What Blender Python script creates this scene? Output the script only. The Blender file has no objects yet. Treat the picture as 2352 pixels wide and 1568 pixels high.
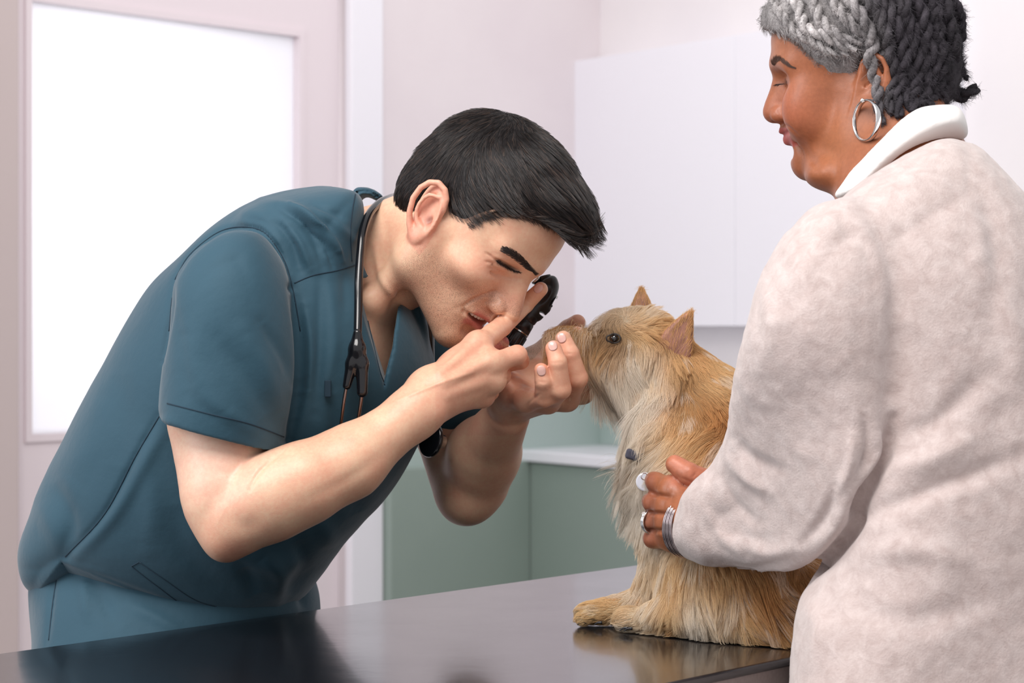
import bpy, math, random
import numpy as np
from mathutils import Vector, Matrix
from mathutils.bvhtree import BVHTree

# ---------------------------------------------------------------- camera, world, lights, exposure
SC = bpy.context.scene
COL = SC.collection
FPX = 5060.0            # focal length in pixels of the 2352 px wide frame
CAM_Y, CAM_Z = -2.2, 1.26
cam_d = bpy.data.cameras.new('camera')
cam = bpy.data.objects.new('camera', cam_d)
COL.objects.link(cam)
cam.location = (0, CAM_Y, CAM_Z)
cam.rotation_euler = (math.pi/2, 0, 0)
cam_d.sensor_width = 36.0
cam_d.lens = 36.0*FPX/2352.0
cam_d.shift_y = -34/2352.0
cam_d.clip_start = 0.05
cam_d.dof.use_dof = True
cam_d.dof.focus_distance = 2.33
cam_d.dof.aperture_fstop = 9.5
SC.camera = cam
SC.view_settings.view_transform = 'Standard'
SC.view_settings.look = 'None'
SC.view_settings.gamma = 1.0
SC.view_settings.use_curve_mapping = False
SC.view_settings.exposure = 0.0
SC.cycles.use_denoising = True
SC.cycles.use_adaptive_sampling = True
SC.cycles.adaptive_threshold = 0.02
SC.cycles.max_bounces = 8
SC.cycles.diffuse_bounces = 4
SC.cycles.transparent_max_bounces = 8
SC.cycles.caustics_reflective = False
SC.cycles.caustics_refractive = False

world = bpy.data.worlds.new('world')
SC.world = world
world.use_nodes = True
bg = world.node_tree.nodes['Background']
bg.inputs[0].default_value = (1.0, 0.975, 0.985, 1)
bg.inputs[1].default_value = 0.62

def area_light(name, loc, target, size, size_y, power, color=(1,1,1)):
    l = bpy.data.lights.new(name, 'AREA'); l.shape = 'RECTANGLE'
    l.size = size; l.size_y = size_y; l.energy = power; l.color = color
    o = bpy.data.objects.new(name, l); COL.objects.link(o)
    o.location = loc
    o.rotation_euler = (Vector(target)-Vector(loc)).to_track_quat('-Z', 'Y').to_euler()
    return o
# big diffused ceiling panel in front of and above the group, window light from the left
area_light('ceiling_softlight', (-0.6, -1.3, 3.1), (0.1, 0.4, 1.1), 1.6, 1.2, 62, (1.0, 0.96, 0.93))
area_light('window_softlight', (-2.6, -0.9, 2.1), (0.0, 0.3, 1.2), 1.4, 1.4, 34, (0.96, 0.97, 1.0))
area_light('back_wall_fill', (0.3, 2.2, 3.2), (0.4, 4.3, 1.2), 1.6, 1.2, 21, (1.0, 0.96, 0.97))  # unseen fill lamp, added to brighten the back walls

# ---------------------------------------------------------------- helpers
rng = np.random.default_rng(7)
random.seed(7)
def P(px, py, y=0.0):
    """world point that stands at depth y and is seen at pixel (px, py)"""
    d = y - CAM_Y
    return np.array([(px-1176.0)/FPX*d, y, CAM_Z-(py-750.0)/FPX*d])
def R(px, y=0.0):
    return px*(y-CAM_Y)/FPX
def proj(W):
    W = np.asarray(W, float); d = W[..., 1]-CAM_Y
    return np.stack([1176+W[..., 0]/d*FPX, 750-(W[..., 2]-CAM_Z)/d*FPX], -1)
def sm(a, b, x):
    t = np.clip((x-a)/(b-a), 0, 1); return t*t*(3-2*t)
def srgb(r, g, b):
    c = np.array([r, g, b], float)/255
    return np.where(c <= 0.04045, c/12.92, ((c+0.055)/1.055)**2.4)
def tag(o, label=None, cat=None, group=None, kind=None):
    if label: o['label'] = label
    if cat: o['category'] = cat
    if group: o['group'] = group
    if kind: o['kind'] = kind
    return o
def empty(name, loc=(0, 0, 0)):
    o = bpy.data.objects.new(name, None); COL.objects.link(o); o.location = loc
    o.empty_display_size = 0.05
    return o
def link(name, me, mat=None, parent=None):
    o = bpy.data.objects.new(name, me); COL.objects.link(o)
    if mat is not None: me.materials.append(mat)
    if parent is not None:
        o.parent = parent
        o.matrix_parent_inverse = Matrix.Translation(-Vector(parent.location)) if parent.type == 'EMPTY' else Matrix.Identity(4)
    return o
def mesh_np(name, V, Fq, mat=None, parent=None, smooth=True, quads=True):
    V = np.asarray(V, np.float32); Fq = np.asarray(Fq, np.int32)
    me = bpy.data.meshes.new(name)
    n = Fq.shape[1]
    me.vertices.add(len(V)); me.vertices.foreach_set('co', V.ravel())
    me.loops.add(Fq.size); me.loops.foreach_set('vertex_index', Fq.ravel())
    me.polygons.add(len(Fq)); me.polygons.foreach_set('loop_start', np.arange(0, Fq.size, n, dtype=np.int32))
    me.update(calc_edges=True)
    me.polygons.foreach_set('use_smooth', np.full(len(Fq), smooth)); me.validate()
    return link(name, me, mat, parent)
def pymesh(name, V, F, mat=None, parent=None, smooth=False):
    me = bpy.data.meshes.new(name); me.from_pydata([tuple(map(float, v)) for v in V], [], F); me.update()
    if smooth: me.polygons.foreach_set('use_smooth', [True]*len(me.polygons))
    return link(name, me, mat, parent)
def set_col(o, C, name='Col'):
    me = o.data; a = me.attributes.new(name, 'FLOAT_COLOR', 'POINT')
    C = np.asarray(C, np.float32)
    if C.shape[1] == 3: C = np.c_[C, np.ones(len(C), np.float32)]
    a.data.foreach_set('color', C.ravel())
def get_vn(o):
    me = o.data; n = len(me.vertices)
    V = np.empty(n*3, np.float32); me.vertices.foreach_get('co', V)
    N = np.empty(n*3, np.float32); me.vertex_normals.foreach_get('vector', N)
    return V.reshape(-1, 3).astype(float), N.reshape(-1, 3).astype(float)
def set_v(o, V):
    o.data.vertices.foreach_set('co', np.asarray(V, np.float32).ravel()); o.data.update()
def seg_d(Q, pts):
    """distance of 2D or 3D points Q to a polyline, and the parameter 0..1 along it"""
    pts = np.asarray(pts, float); best = np.full(len(Q), 1e9); tt = np.zeros(len(Q))
    L = np.r_[0, np.cumsum(np.linalg.norm(np.diff(pts, axis=0), axis=1))]
    for i in range(len(pts)-1):
        a, b = pts[i], pts[i+1]; ab = b-a
        t = np.clip(((Q-a)@ab)/(ab@ab+1e-12), 0, 1)
        dd = np.linalg.norm(Q-(a+t[:, None]*ab), axis=1)
        m = dd < best; best[m] = dd[m]; tt[m] = (L[i]+t[m]*(L[i+1]-L[i]))/L[-1]
    return best, tt
def spline(pts, n):
    """Catmull-Rom resample"""
    p = np.asarray(pts, float); p = np.vstack([2*p[0]-p[1], p, 2*p[-1]-p[-2]])
    m = len(p)-3; out = []
    for u in np.linspace(0, m-1e-9, n):
        i = int(u); t = u-i; a, b, c, d = p[i:i+4]
        out.append(0.5*((2*b)+(-a+c)*t+(2*a-5*b+4*c-d)*t*t+(-a+3*b-3*c+d)*t**3))
    return np.array(out)
def closed_spline(pts, n):
    p = np.asarray(pts, float); m = len(p); out = []
    for u in np.linspace(0, m, n, endpoint=False):
        i = int(u); t = u-i; a, b, c, d = [p[(i+j-1) % m] for j in range(4)]
        out.append(0.5*((2*b)+(-a+c)*t+(2*a-5*b+4*c-d)*t*t+(-a+3*b-3*c+d)*t**3))
    return np.array(out)
# value noise, vectorised
_NT = np.random.default_rng(3).random((64, 64, 64)).astype(np.float32)*2-1
def noise3(Q, freq):
    Q = np.asarray(Q)*freq+100.0; I = np.floor(Q).astype(int); f = Q-I; f = f*f*(3-2*f); r = 0
    for dx in (0, 1):
        for dy in (0, 1):
            for dz in (0, 1):
                w = (f[..., 0] if dx else 1-f[..., 0])*(f[..., 1] if dy else 1-f[..., 1])*(f[..., 2] if dz else 1-f[..., 2])
                r = r+w*_NT[(I[..., 0]+dx) % 64, (I[..., 1]+dy) % 64, (I[..., 2]+dz) % 64]
    return r

# ---------------------------------------------------------------- implicit sculpting
class Prim:
    def __init__(s, fn, lo, hi): s.fn, s.lo, s.hi = fn, np.asarray(lo, float), np.asarray(hi, float)
def cone(a, b, ra, rb=None, sy=1.0):
    """round cone between two points"""
    a, b = np.asarray(a, float), np.asarray(b, float); rb = ra if rb is None else rb
    ab = b-a; L2 = max(ab@ab, 1e-12)
    def fn(X, Y, Z):
        px, py, pz = X-a[0], Y-a[1], Z-a[2]
        t = np.clip((px*ab[0]+py*ab[1]+pz*ab[2])/L2, 0, 1)
        return np.sqrt((px-t*ab[0])**2+(py-t*ab[1])**2+(pz-t*ab[2])**2)-(ra+(rb-ra)*t)
    m = max(ra, rb)
    return Prim(fn, np.minimum(a, b)-m, np.maximum(a, b)+m)
def ell(c, r, M=None):
    c = np.asarray(c, float); r = np.asarray([r]*3 if np.isscalar(r) else r, float); M = np.eye(3) if M is None else np.asarray(M)
    A = M.T/r[:, None]; A2 = M.T/(r**2)[:, None]
    def fn(X, Y, Z):
        x, y, z = X-c[0], Y-c[1], Z-c[2]
        k0 = np.sqrt(sum((A[i, 0]*x+A[i, 1]*y+A[i, 2]*z)**2 for i in range(3)))
        k1 = np.sqrt(sum((A2[i, 0]*x+A2[i, 1]*y+A2[i, 2]*z)**2 for i in range(3)))+1e-9
        return k0*(k0-1)/k1
    e = np.sqrt(((M*r)**2).sum(1))
    return Prim(fn, c-e, c+e)
def half(p, n):
    """negative on the side the normal points away from"""
    p, n = np.asarray(p, float), np.asarray(n, float); n = n/np.linalg.norm(n)
    return Prim(lambda X, Y, Z: (X-p[0])*n[0]+(Y-p[1])*n[1]+(Z-p[2])*n[2], [-9]*3, [9]*3)
def wedge(poly_px, ym, y0, y1):
    """convex polygon seen from the front, cut through from depth y0 to y1"""
    q = np.array([P(u, v, ym) for u, v in poly_px])[:, [0, 2]]; c = q.mean(0); ns = []
    for i in range(len(q)):
        a, b = q[i], q[(i+1) % len(q)]; n_ = np.array([(b-a)[1], -(b-a)[0]]); n_ /= np.linalg.norm(n_)
        if n_@(c-a) > 0: n_ = -n_
        ns.append((a, n_))
    def fn(X, Y, Z):
        f = np.maximum(y0-Y, Y-y1)+0*X+0*Z
        for a, n_ in ns: f = np.maximum(f, (X-a[0])*n_[0]+(Z-a[1])*n_[1])
        return f
    return Prim(fn, [q[:, 0].min(), y0, q[:, 1].min()], [q[:, 0].max(), y1, q[:, 1].max()])
def blur2(A, n):
    for _ in range(3):
        for ax in (0, 1):
            B = np.cumsum(np.pad(A, [(n+1, n) if k == ax else (0, 0) for k in (0, 1)], mode='edge'), axis=ax)
            A = (np.take(B, range(2*n+1, B.shape[ax]), axis=ax)-np.take(B, range(0, B.shape[ax]-2*n-1), axis=ax))/(2*n+1)
    return A
def inflate(poly_px, y, Rr, T, smooth_poly=True, res=0.003, tilt=(0, 0), soft=3, yfun=None, Tb=None):
    """round volume whose outline (seen from the front) is the closed pixel polygon set at depth y; Rr edge radius, T half thickness"""
    pp = closed_spline(poly_px, len(poly_px)*6) if smooth_poly else np.asarray(poly_px, float)
    q = np.array([P(u, v, y) for u, v in pp])[:, [0, 2]]
    lo, hi = q.min(0)-0.06, q.max(0)+0.06
    nx, nz = [int((hi[i]-lo[i])/res)+2 for i in (0, 1)]
    gx, gz = lo[0]+np.arange(nx)*res, lo[1]+np.arange(nz)*res
    GX, GZ = np.meshgrid(gx, gz, indexing='ij')
    D = np.full(GX.shape, 1e9); inside = np.zeros(GX.shape, bool)
    for i in range(len(q)):
        a, b = q[i], q[(i+1) % len(q)]; ab = b-a; l2 = ab@ab+1e-12
        t = np.clip(((GX-a[0])*ab[0]+(GZ-a[1])*ab[1])/l2, 0, 1)
        D = np.minimum(D, (GX-a[0]-t*ab[0])**2+(GZ-a[1]-t*ab[1])**2)
        c = ((a[1] > GZ) != (b[1] > GZ)) & (GX < (b[0]-a[0])*(GZ-a[1])/((b[1]-a[1]) if abs(b[1]-a[1]) > 1e-9 else 1e-9)+a[0])
        inside ^= c
    D = np.sqrt(D)*np.where(inside, 1, -1)
    Ds = blur2(D, soft); Ds2 = blur2(D, soft*4)
    w = np.clip(D/(0.5*Rr), 0, 1); D = Ds*(1-w)+Ds2*w
    D = D.astype(np.float32)
    tx, tz = tilt; cx, cz = q.mean(0)
    Tb = T if Tb is None else Tb
    def fn(X, Y, Z):
        u = np.clip((X-lo[0])/res, 0, nx-1.001); v = np.clip((Z-lo[1])/res, 0, nz-1.001)
        i = u.astype(int); j = v.astype(int); fu = u-i; fv = v-j
        d = D[i, j]*(1-fu)*(1-fv)+D[i+1, j]*fu*(1-fv)+D[i, j+1]*(1-fu)*fv+D[i+1, j+1]*fu*fv
        k = np.clip(1-d/Rr, 0, None)
        yy = Y-(y+tx*(X-cx)+tz*(Z-cz)+(yfun(X, Z) if yfun else 0))
        h = np.where(yy < 0, yy/T, yy/Tb)
        g = np.sqrt(k*k+h*h)
        return (g-1)*min(Rr, T, Tb)
    ex = 0.3*0 + abs(tx)*(hi[0]-lo[0])/2+abs(tz)*(hi[1]-lo[1])/2+(0.12 if yfun else 0)
    return Prim(fn, [lo[0]+.05, y-T-ex, lo[1]+.05], [hi[0]-.05, y+Tb+ex, hi[1]-.05])
class Sculpt:
    def __init__(s): s.ops = []
    def add(s, p, k=0.01): s.ops.append((0, p, k)); return s
    def sub(s, p, k=0.005): s.ops.append((1, p, k)); return s
    def clip(s, p, k=0.002): s.ops.append((2, p, k)); return s
    def field(s, X, Y, Z, lo, hi):
        f = None; shp = np.broadcast(X, Y, Z).shape
        f = np.full(shp, 0.5, np.float32)
        for op, p, k in s.ops:
            m = 3.2*k+0.03
            if op != 2 and (np.any(p.lo-m > hi) or np.any(p.hi+m < lo)): continue
            g = p.fn(X, Y, Z)
            if op == 0:
                h = np.maximum(k-np.abs(f-g), 0); f = np.minimum(f, g)-h*h/(4*k)
            elif op == 1:
                g = -g; h = np.maximum(k-np.abs(f-g), 0); f = np.maximum(f, g)+h*h/(4*k)
            else:
                h = np.maximum(k-np.abs(f-g), 0); f = np.maximum(f, g)+h*h/(4*k)
        return f
    def prim(s):
        los = [p.lo-k for op, p, k in s.ops if op == 0]; his = [p.hi+k for op, p, k in s.ops if op == 0]
        def fn(X, Y, Z):
            return s.field(X, Y, Z, np.array([X.min(), Y.min(), Z.min()]), np.array([X.max(), Y.max(), Z.max()]))
        return Prim(fn, np.min(los, 0), np.max(his, 0))
    def mesh(s, h, B=28, lo=None, hi=None):
        los = [p.lo-k for op, p, k in s.ops if op == 0]; his = [p.hi+k for op, p, k in s.ops if op == 0]
        L = np.min(los, 0)-3*h if lo is None else np.asarray(lo); H = np.max(his, 0)+3*h if hi is None else np.asarray(hi)
        n = np.ceil((H-L)/h).astype(int)+1; nb = np.ceil(n/B).astype(int); N = nb*B+2
        keys, verts, quads = [], [], []
        def key(i, j, k): return (i.astype(np.int64)*N[1]+j)*N[2]+k
        # coarse pass, one value at each block centre (blocks far from any shape are skipped by their bounds)
        for bi in range(nb[0]):
            for bj in range(nb[1]):
                for bk in range(nb[2]):
                    o = np.array([bi, bj, bk])*B; a = L+o*h; b = a+(B+2)*h
                    if all(np.any(p.lo-k-.001 > b) or np.any(p.hi+k+.001 < a) for op, p, k in s.ops if op == 0): continue
                    e = 8
                    xs = [np.linspace(a[c], b[c], e, dtype=np.float32) for c in range(3)]
                    fc = s.field(xs[0][:, None, None], xs[1][None, :, None], xs[2][None, None, :], a, b)
                    sp = (B+2)*h/(e-1)
                    if np.abs(fc).min() > sp*1.5+.001 and (fc.min() > 0 or fc.max() < 0): continue
                    X, Y, Z = [(L[c]+(o[c]+np.arange(B+2))*h).astype(np.float32) for c in range(3)]
                    f = s.field(X[:, None, None], Y[None, :, None], Z[None, None, :], a, b)
                    ins = f < 0
                    if ins.all() or not ins.any(): continue
                    # vertices for cells 0..B (inclusive of one extra layer for stitching)
                    M = B+1
                    acc = np.zeros((M, M, M, 3), np.float32); cnt = np.zeros((M, M, M), np.float32)
                    for ax in range(3):
                        s0 = [slice(0, B+2)]*3; s1 = [slice(0, B+2)]*3; s0[ax] = slice(0, B+1); s1[ax] = slice(1, B+2)
                        f0, f1 = f[tuple(s0)], f[tuple(s1)]
                        cr = (f0 < 0) != (f1 < 0); t = np.where(cr, f0/(f0-f1+1e-20), 0)
                        o1, o2 = [c for c in range(3) if c != ax]
                        for d1 in (0, 1):
                            for d2 in (0, 1):
                                sl = [slice(0, M)]*3; sl[o1] = slice(d1, d1+M); sl[o2] = slice(d2, d2+M)
                                c_ = cr[tuple(sl)]; cnt += c_
                                acc[..., ax] += t[tuple(sl)]*c_; acc[..., o1] += d1*c_; acc[..., o2] += d2*c_
                        # quads for edges owned by this block (edge start index 1..B in the other axes)
                        sl = [slice(1, B+1)]*3; sl[ax] = slice(0, B) 
                        # own edges whose 4 neighbour cells are idx-1..idx ; global ownership: start idx in [1,B] other axes, [0,B-1] this axis
                        E = np.argwhere(cr[tuple(sl)])
                        if len(E):
                            E = E+np.array([0 if c == ax else 1 for c in range(3)])
                            flip = f0[E[:, 0], E[:, 1], E[:, 2]] < 0
                            G = E+o
                            q = []
                            for d1, d2 in ((1, 1), (0, 1), (0, 0), (1, 0)):
                                g = G.copy(); g[:, o1] -= d1; g[:, o2] -= d2; q.append(key(g[:, 0], g[:, 1], g[:, 2]))
                            q = np.stack(q, 1)
                            if ax == 1: flip = ~flip
                            q[~flip] = q[~flip][:, ::-1]
                            quads.append(q)
                    idx = np.argwhere(cnt > 0)
                    v = acc[cnt > 0]/cnt[cnt > 0][:, None]+idx
                    verts.append(L+(v+o)*h); g = idx+o; keys.append(key(g[:, 0], g[:, 1], g[:, 2]))
        K = np.concatenate(keys); V = np.concatenate(verts); Q = np.concatenate(quads)
        K, ui = np.unique(K, return_index=True); V = V[ui]
        ii = np.searchsorted(K, Q); ii = np.clip(ii, 0, len(K)-1)
        ok = (K[ii] == Q).all(1); ii = ii[ok]
        used = np.unique(ii); re = np.full(len(K), -1); re[used] = np.arange(len(used))
        V, Fq = V[used], re[ii]
        # close the few pinholes left where neighbouring blocks disagree by a rounding error
        e = np.concatenate([Fq[:, [0, 1]], Fq[:, [1, 2]], Fq[:, [2, 3]], Fq[:, [3, 0]]]); n = len(V)
        kf, kr = e[:, 0].astype(np.int64)*n+e[:, 1], e[:, 1].astype(np.int64)*n+e[:, 0]
        bd = e[~np.isin(kf, kr)]; nxt = {int(b): int(a) for a, b in bd}; newq, newv = [], []
        while nxt:
            s0, cur = next(iter(nxt.items())); loop = [s0]; del nxt[s0]
            while cur in nxt and cur != s0: loop.append(cur); cur = nxt.pop(cur)
            if cur != s0 or len(loop) % 2 or len(loop) > 40: continue
            if len(loop) == 4: newq.append(loop); continue
            c = n+len(newv); newv.append(V[loop].mean(0))
            newq += [[c, loop[i], loop[i+1], loop[(i+2) % len(loop)]] for i in range(0, len(loop), 2)]
        if newv: V = np.vstack([V, newv])
        if newq: Fq = np.vstack([Fq, newq])
        return V, Fq
def relax(V, Fq, it=2, lam=0.5):
    a = np.concatenate([Fq[:, 0], Fq[:, 1], Fq[:, 2], Fq[:, 3]]); b = np.concatenate([Fq[:, 1], Fq[:, 2], Fq[:, 3], Fq[:, 0]])
    n = len(V); deg = np.bincount(a, minlength=n)+np.bincount(b, minlength=n)
    for _ in range(it):
        S = np.stack([np.bincount(a, V[b, c], n)+np.bincount(b, V[a, c], n) for c in range(3)], 1)/deg[:, None]
        V = V+(S-V)*lam
    return V

# ---------------------------------------------------------------- material helpers
def new_mat(name):
    m = bpy.data.materials.new(name); m.use_nodes = True
    return m, m.node_tree.nodes, m.node_tree.links, m.node_tree.nodes['Principled BSDF']
def simple(name, col, rough=0.5, metal=0.0, spec=0.5, coat=0.0, sheen=0.0):
    m, n, l, b = new_mat(name)
    b.inputs['Base Color'].default_value = (*col, 1); b.inputs['Roughness'].default_value = rough
    b.inputs['Metallic'].default_value = metal; b.inputs['Specular IOR Level'].default_value = spec
    b.inputs['Coat Weight'].default_value = coat; b.inputs['Sheen Weight'].default_value = sheen
    return m
def tex(n, l, kind, scale, detail=3, rough=0.5, vec='Object', mapscale=None):
    tc = n.new('ShaderNodeTexCoord'); t = n.new(kind)
    out = tc.outputs[vec]
    if mapscale:
        mp = n.new('ShaderNodeMapping'); mp.inputs['Scale'].default_value = mapscale; l.new(out, mp.inputs[0]); out = mp.outputs[0]
    l.new(out, t.inputs['Vector']); t.inputs['Scale'].default_value = scale
    if 'Detail' in t.inputs: t.inputs['Detail'].default_value = detail
    if 'Roughness' in t.inputs: t.inputs['Roughness'].default_value = rough
    return t
def bump(n, l, b, src, strength, dist):
    bp = n.new('ShaderNodeBump'); bp.inputs['Strength'].default_value = strength; bp.inputs['Distance'].default_value = dist
    l.new(src, bp.inputs['Height'])
    prev = b.inputs['Normal'].links[0].from_socket if b.inputs['Normal'].links else None
    if prev: l.new(prev, bp.inputs['Normal'])
    l.new(bp.outputs[0], b.inputs['Normal']); return bp
def noisy(name, c1, c2, scale, rough=0.5, bumpk=0.0, bdist=0.001, **kw):
    m, n, l, b = new_mat(name)
    t = tex(n, l, 'ShaderNodeTexNoise', scale, 4)
    r = n.new('ShaderNodeValToRGB'); r.color_ramp.elements[0].color = (*c1, 1); r.color_ramp.elements[1].color = (*c2, 1)
    r.color_ramp.elements[0].position = .35; r.color_ramp.elements[1].position = .65
    l.new(t.outputs[0], r.inputs[0]); l.new(r.outputs[0], b.inputs['Base Color'])
    b.inputs['Roughness'].default_value = rough
    for k, v in kw.items(): b.inputs[k].default_value = v
    if bumpk: bump(n, l, b, t.outputs[0], bumpk, bdist)
    return m
def skin_mat(name, rough=0.42, sss=0.12, sc=(0.010, 0.004, 0.002)):
    m, n, l, b = new_mat(name)
    a = n.new('ShaderNodeAttribute'); a.attribute_name = 'Col'
    t = tex(n, l, 'ShaderNodeTexNoise', 260, 5, .6); t2 = tex(n, l, 'ShaderNodeTexNoise', 35, 3)
    mx = n.new('ShaderNodeMixRGB'); mx.blend_type = 'OVERLAY'; mx.inputs[0].default_value = .22
    l.new(a.outputs['Color'], mx.inputs[1]); l.new(t.outputs[0], mx.inputs[2])
    mx2 = n.new('ShaderNodeMixRGB'); mx2.blend_type = 'OVERLAY'; mx2.inputs[0].default_value = .25
    l.new(mx.outputs[0], mx2.inputs[1]); l.new(t2.outputs[0], mx2.inputs[2])
    ba = n.new('ShaderNodeAttribute'); ba.attribute_name = 'Beard'; tb = tex(n, l, 'ShaderNodeTexNoise', 1500, 1, .4)
    rb = n.new('ShaderNodeMapRange'); rb.inputs['From Min'].default_value = .52; rb.inputs['From Max'].default_value = .64; l.new(tb.outputs[0], rb.inputs[0])
    mb = n.new('ShaderNodeMath'); mb.operation = 'MULTIPLY'; l.new(rb.outputs[0], mb.inputs[0]); l.new(ba.outputs['Fac'], mb.inputs[1])
    mk = n.new('ShaderNodeMath'); mk.operation = 'MULTIPLY'; l.new(mb.outputs[0], mk.inputs[0]); mk.inputs[1].default_value = .75
    mx3 = n.new('ShaderNodeMixRGB'); l.new(mk.outputs[0], mx3.inputs[0]); l.new(mx2.outputs[0], mx3.inputs[1]); mx3.inputs[2].default_value = (*srgb(92, 66, 54), 1)
    l.new(mx3.outputs[0], b.inputs['Base Color'])
    b.inputs['Roughness'].default_value = rough
    b.inputs['Subsurface Weight'].default_value = sss; b.inputs['Subsurface Radius'].default_value = sc
    b.inputs['Subsurface Scale'].default_value = 1.0
    b.inputs['Specular IOR Level'].default_value = .45
    v = tex(n, l, 'ShaderNodeTexVoronoi', 900); bump(n, l, b, v.outputs[0], .12, .0004); bump(n, l, b, t.outputs[0], .18, .0006)
    return m

# ---------------------------------------------------------------- geometry helpers
def tube(pts, rad, n=12, closed=False, caps=True):
    pts = np.asarray(pts, float); m = len(pts); rad = np.full(m, rad) if np.isscalar(rad) else np.asarray(rad)
    if closed: T = np.roll(pts, -1, 0)-np.roll(pts, 1, 0)
    else: T = np.gradient(pts, axis=0)
    T /= np.linalg.norm(T, axis=1)[:, None]+1e-12
    u = np.cross(T[0], [0.3, 0.1, 1.0]); u /= np.linalg.norm(u)+1e-9; V = []
    for i in range(m):
        u = u-T[i]*(u@T[i]); u /= np.linalg.norm(u)+1e-12; w = np.cross(T[i], u)
        for a in np.arange(n)*2*math.pi/n: V.append(pts[i]+rad[i]*(math.cos(a)*u+math.sin(a)*w))
    F = []
    for i in range(m if closed else m-1):
        for j in range(n):
            a, b = i*n+j, i*n+(j+1) % n; c, d = ((i+1) % m)*n+(j+1) % n, ((i+1) % m)*n+j
            F.append((a, b, c, d))
    if caps and not closed:
        F.append(tuple(range(n))[::-1]); F.append(tuple((m-1)*n+j for j in range(n)))
    return V, F
def tube_obj(name, pts, rad, mat, parent=None, n=12, closed=False):
    V, F = tube(pts, rad, n, closed); return pymesh(name, V, F, mat, parent, True)
def join(parts):
    V, F = [], []
    for v, f in parts:
        o = len(V); V += list(v); F += [tuple(i+o for i in q) for q in f]
    return V, F
def boxv(lo, hi, M=None, o=(0, 0, 0)):
    V = [np.array([x, y, z]) for x in (lo[0], hi[0]) for y in (lo[1], hi[1]) for z in (lo[2], hi[2])]
    F = [(0, 1, 3, 2), (4, 6, 7, 5), (0, 4, 5, 1), (2, 3, 7, 6), (0, 2, 6, 4), (1, 5, 7, 3)]
    if M is not None: V = [M@v+np.asarray(o) for v in V]
    return V, F
def lathe(prof, a, b, n=40):
    """profile [(t along a->b in metres, radius)]"""
    a, b = np.asarray(a, float), np.asarray(b, float); T = (b-a)/np.linalg.norm(b-a)
    u = np.cross(T, [0.2, 1, 0.1]); u /= np.linalg.norm(u); w = np.cross(T, u); V = []
    for t, r in prof:
        for k in range(n):
            an = 2*math.pi*k/n; V.append(a+T*t+r*(math.cos(an)*u+math.sin(an)*w))
    F = [(i*n+j, i*n+(j+1) % n, (i+1)*n+(j+1) % n, (i+1)*n+j) for i in range(len(prof)-1) for j in range(n)]
    F.append(tuple(range(n))[::-1]); F.append(tuple((len(prof)-1)*n+j for j in range(n)))
    return V, F
def bevel(o, w, seg=3):
    m = o.modifiers.new('bevel', 'BEVEL'); m.width = w; m.segments = seg; m.limit_method = 'ANGLE'; return o
def bvh_of(o):
    V, _ = get_vn(o); me = o.data
    return BVHTree.FromPolygons([tuple(v) for v in V], [tuple(p.vertices) for p in me.polygons])
CAMP = Vector((0, CAM_Y, CAM_Z))
def hit(bv, px, py):
    d = Vector(P(px, py, 0))-CAMP; r = bv.ray_cast(CAMP, d.normalized())
    return (np.array(r[0]), np.array(r[1])) if r[0] is not None else (None, None)
def seam_on(name, bv, px_pts, r, mat, parent, n=40, off=0.0):
    pts = []
    for u, v in spline(px_pts, n):
        p, nn = hit(bv, u, v)
        if p is not None and (not pts or np.linalg.norm(p-pts[-1]) < .05): pts.append(p+nn*off)
    if len(pts) > 3: return tube_obj(name, np.array(pts), r, mat, parent, 6)

# hair as real strand curves
def hair_obj(name, S, rad, mat, parent=None, colors=None, tip=0.25):
    """S: (n strands, k points, 3); rad root radius"""
    n, k, _ = S.shape
    hc = bpy.data.hair_curves.new(name); hc.add_curves([k]*n)
    hc.attributes['position'].data.foreach_set('vector', S.astype(np.float32).ravel())
    r = np.linspace(1, tip, k)[None, :]*(rad if np.isscalar(rad) else np.asarray(rad)[:, None])
    r = np.broadcast_to(r, (n, k))
    ra = hc.attributes.get('radius') or hc.attributes.new('radius', 'FLOAT', 'POINT')
    ra.data.foreach_set('value', r.astype(np.float32).ravel())
    if colors is not None:
        colors = np.asarray(colors); pt = colors.ndim == 3
        ca = hc.attributes.new('hcol', 'FLOAT_COLOR', 'POINT' if pt else 'CURVE')
        ca.data.foreach_set('color', np.c_[colors.reshape(-1, 3), np.ones(colors.size//3)].astype(np.float32).ravel())
    o = bpy.data.objects.new(name, hc); COL.objects.link(o); hc.materials.append(mat)
    if parent is not None: o.parent = parent; o.matrix_parent_inverse = Matrix.Translation(-Vector(parent.location))
    return o
def hair_mat(name, rough=0.45, spec=0.5, thru=0.0):
    m, n, l, b = new_mat(name)
    a = n.new('ShaderNodeAttribute'); a.attribute_name = 'hcol'
    l.new(a.outputs['Color'], b.inputs['Base Color'])
    b.inputs['Roughness'].default_value = rough; b.inputs['Specular IOR Level'].default_value = spec
    if thru:
        t = n.new('ShaderNodeBsdfTranslucent'); l.new(a.outputs['Color'], t.inputs[0]); mx = n.new('ShaderNodeMixShader'); mx.inputs[0].default_value = thru
        l.new(b.outputs[0], mx.inputs[1]); l.new(t.outputs[0], mx.inputs[2]); l.new(mx.outputs[0], n['Material Output'].inputs[0])
    return m

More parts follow.
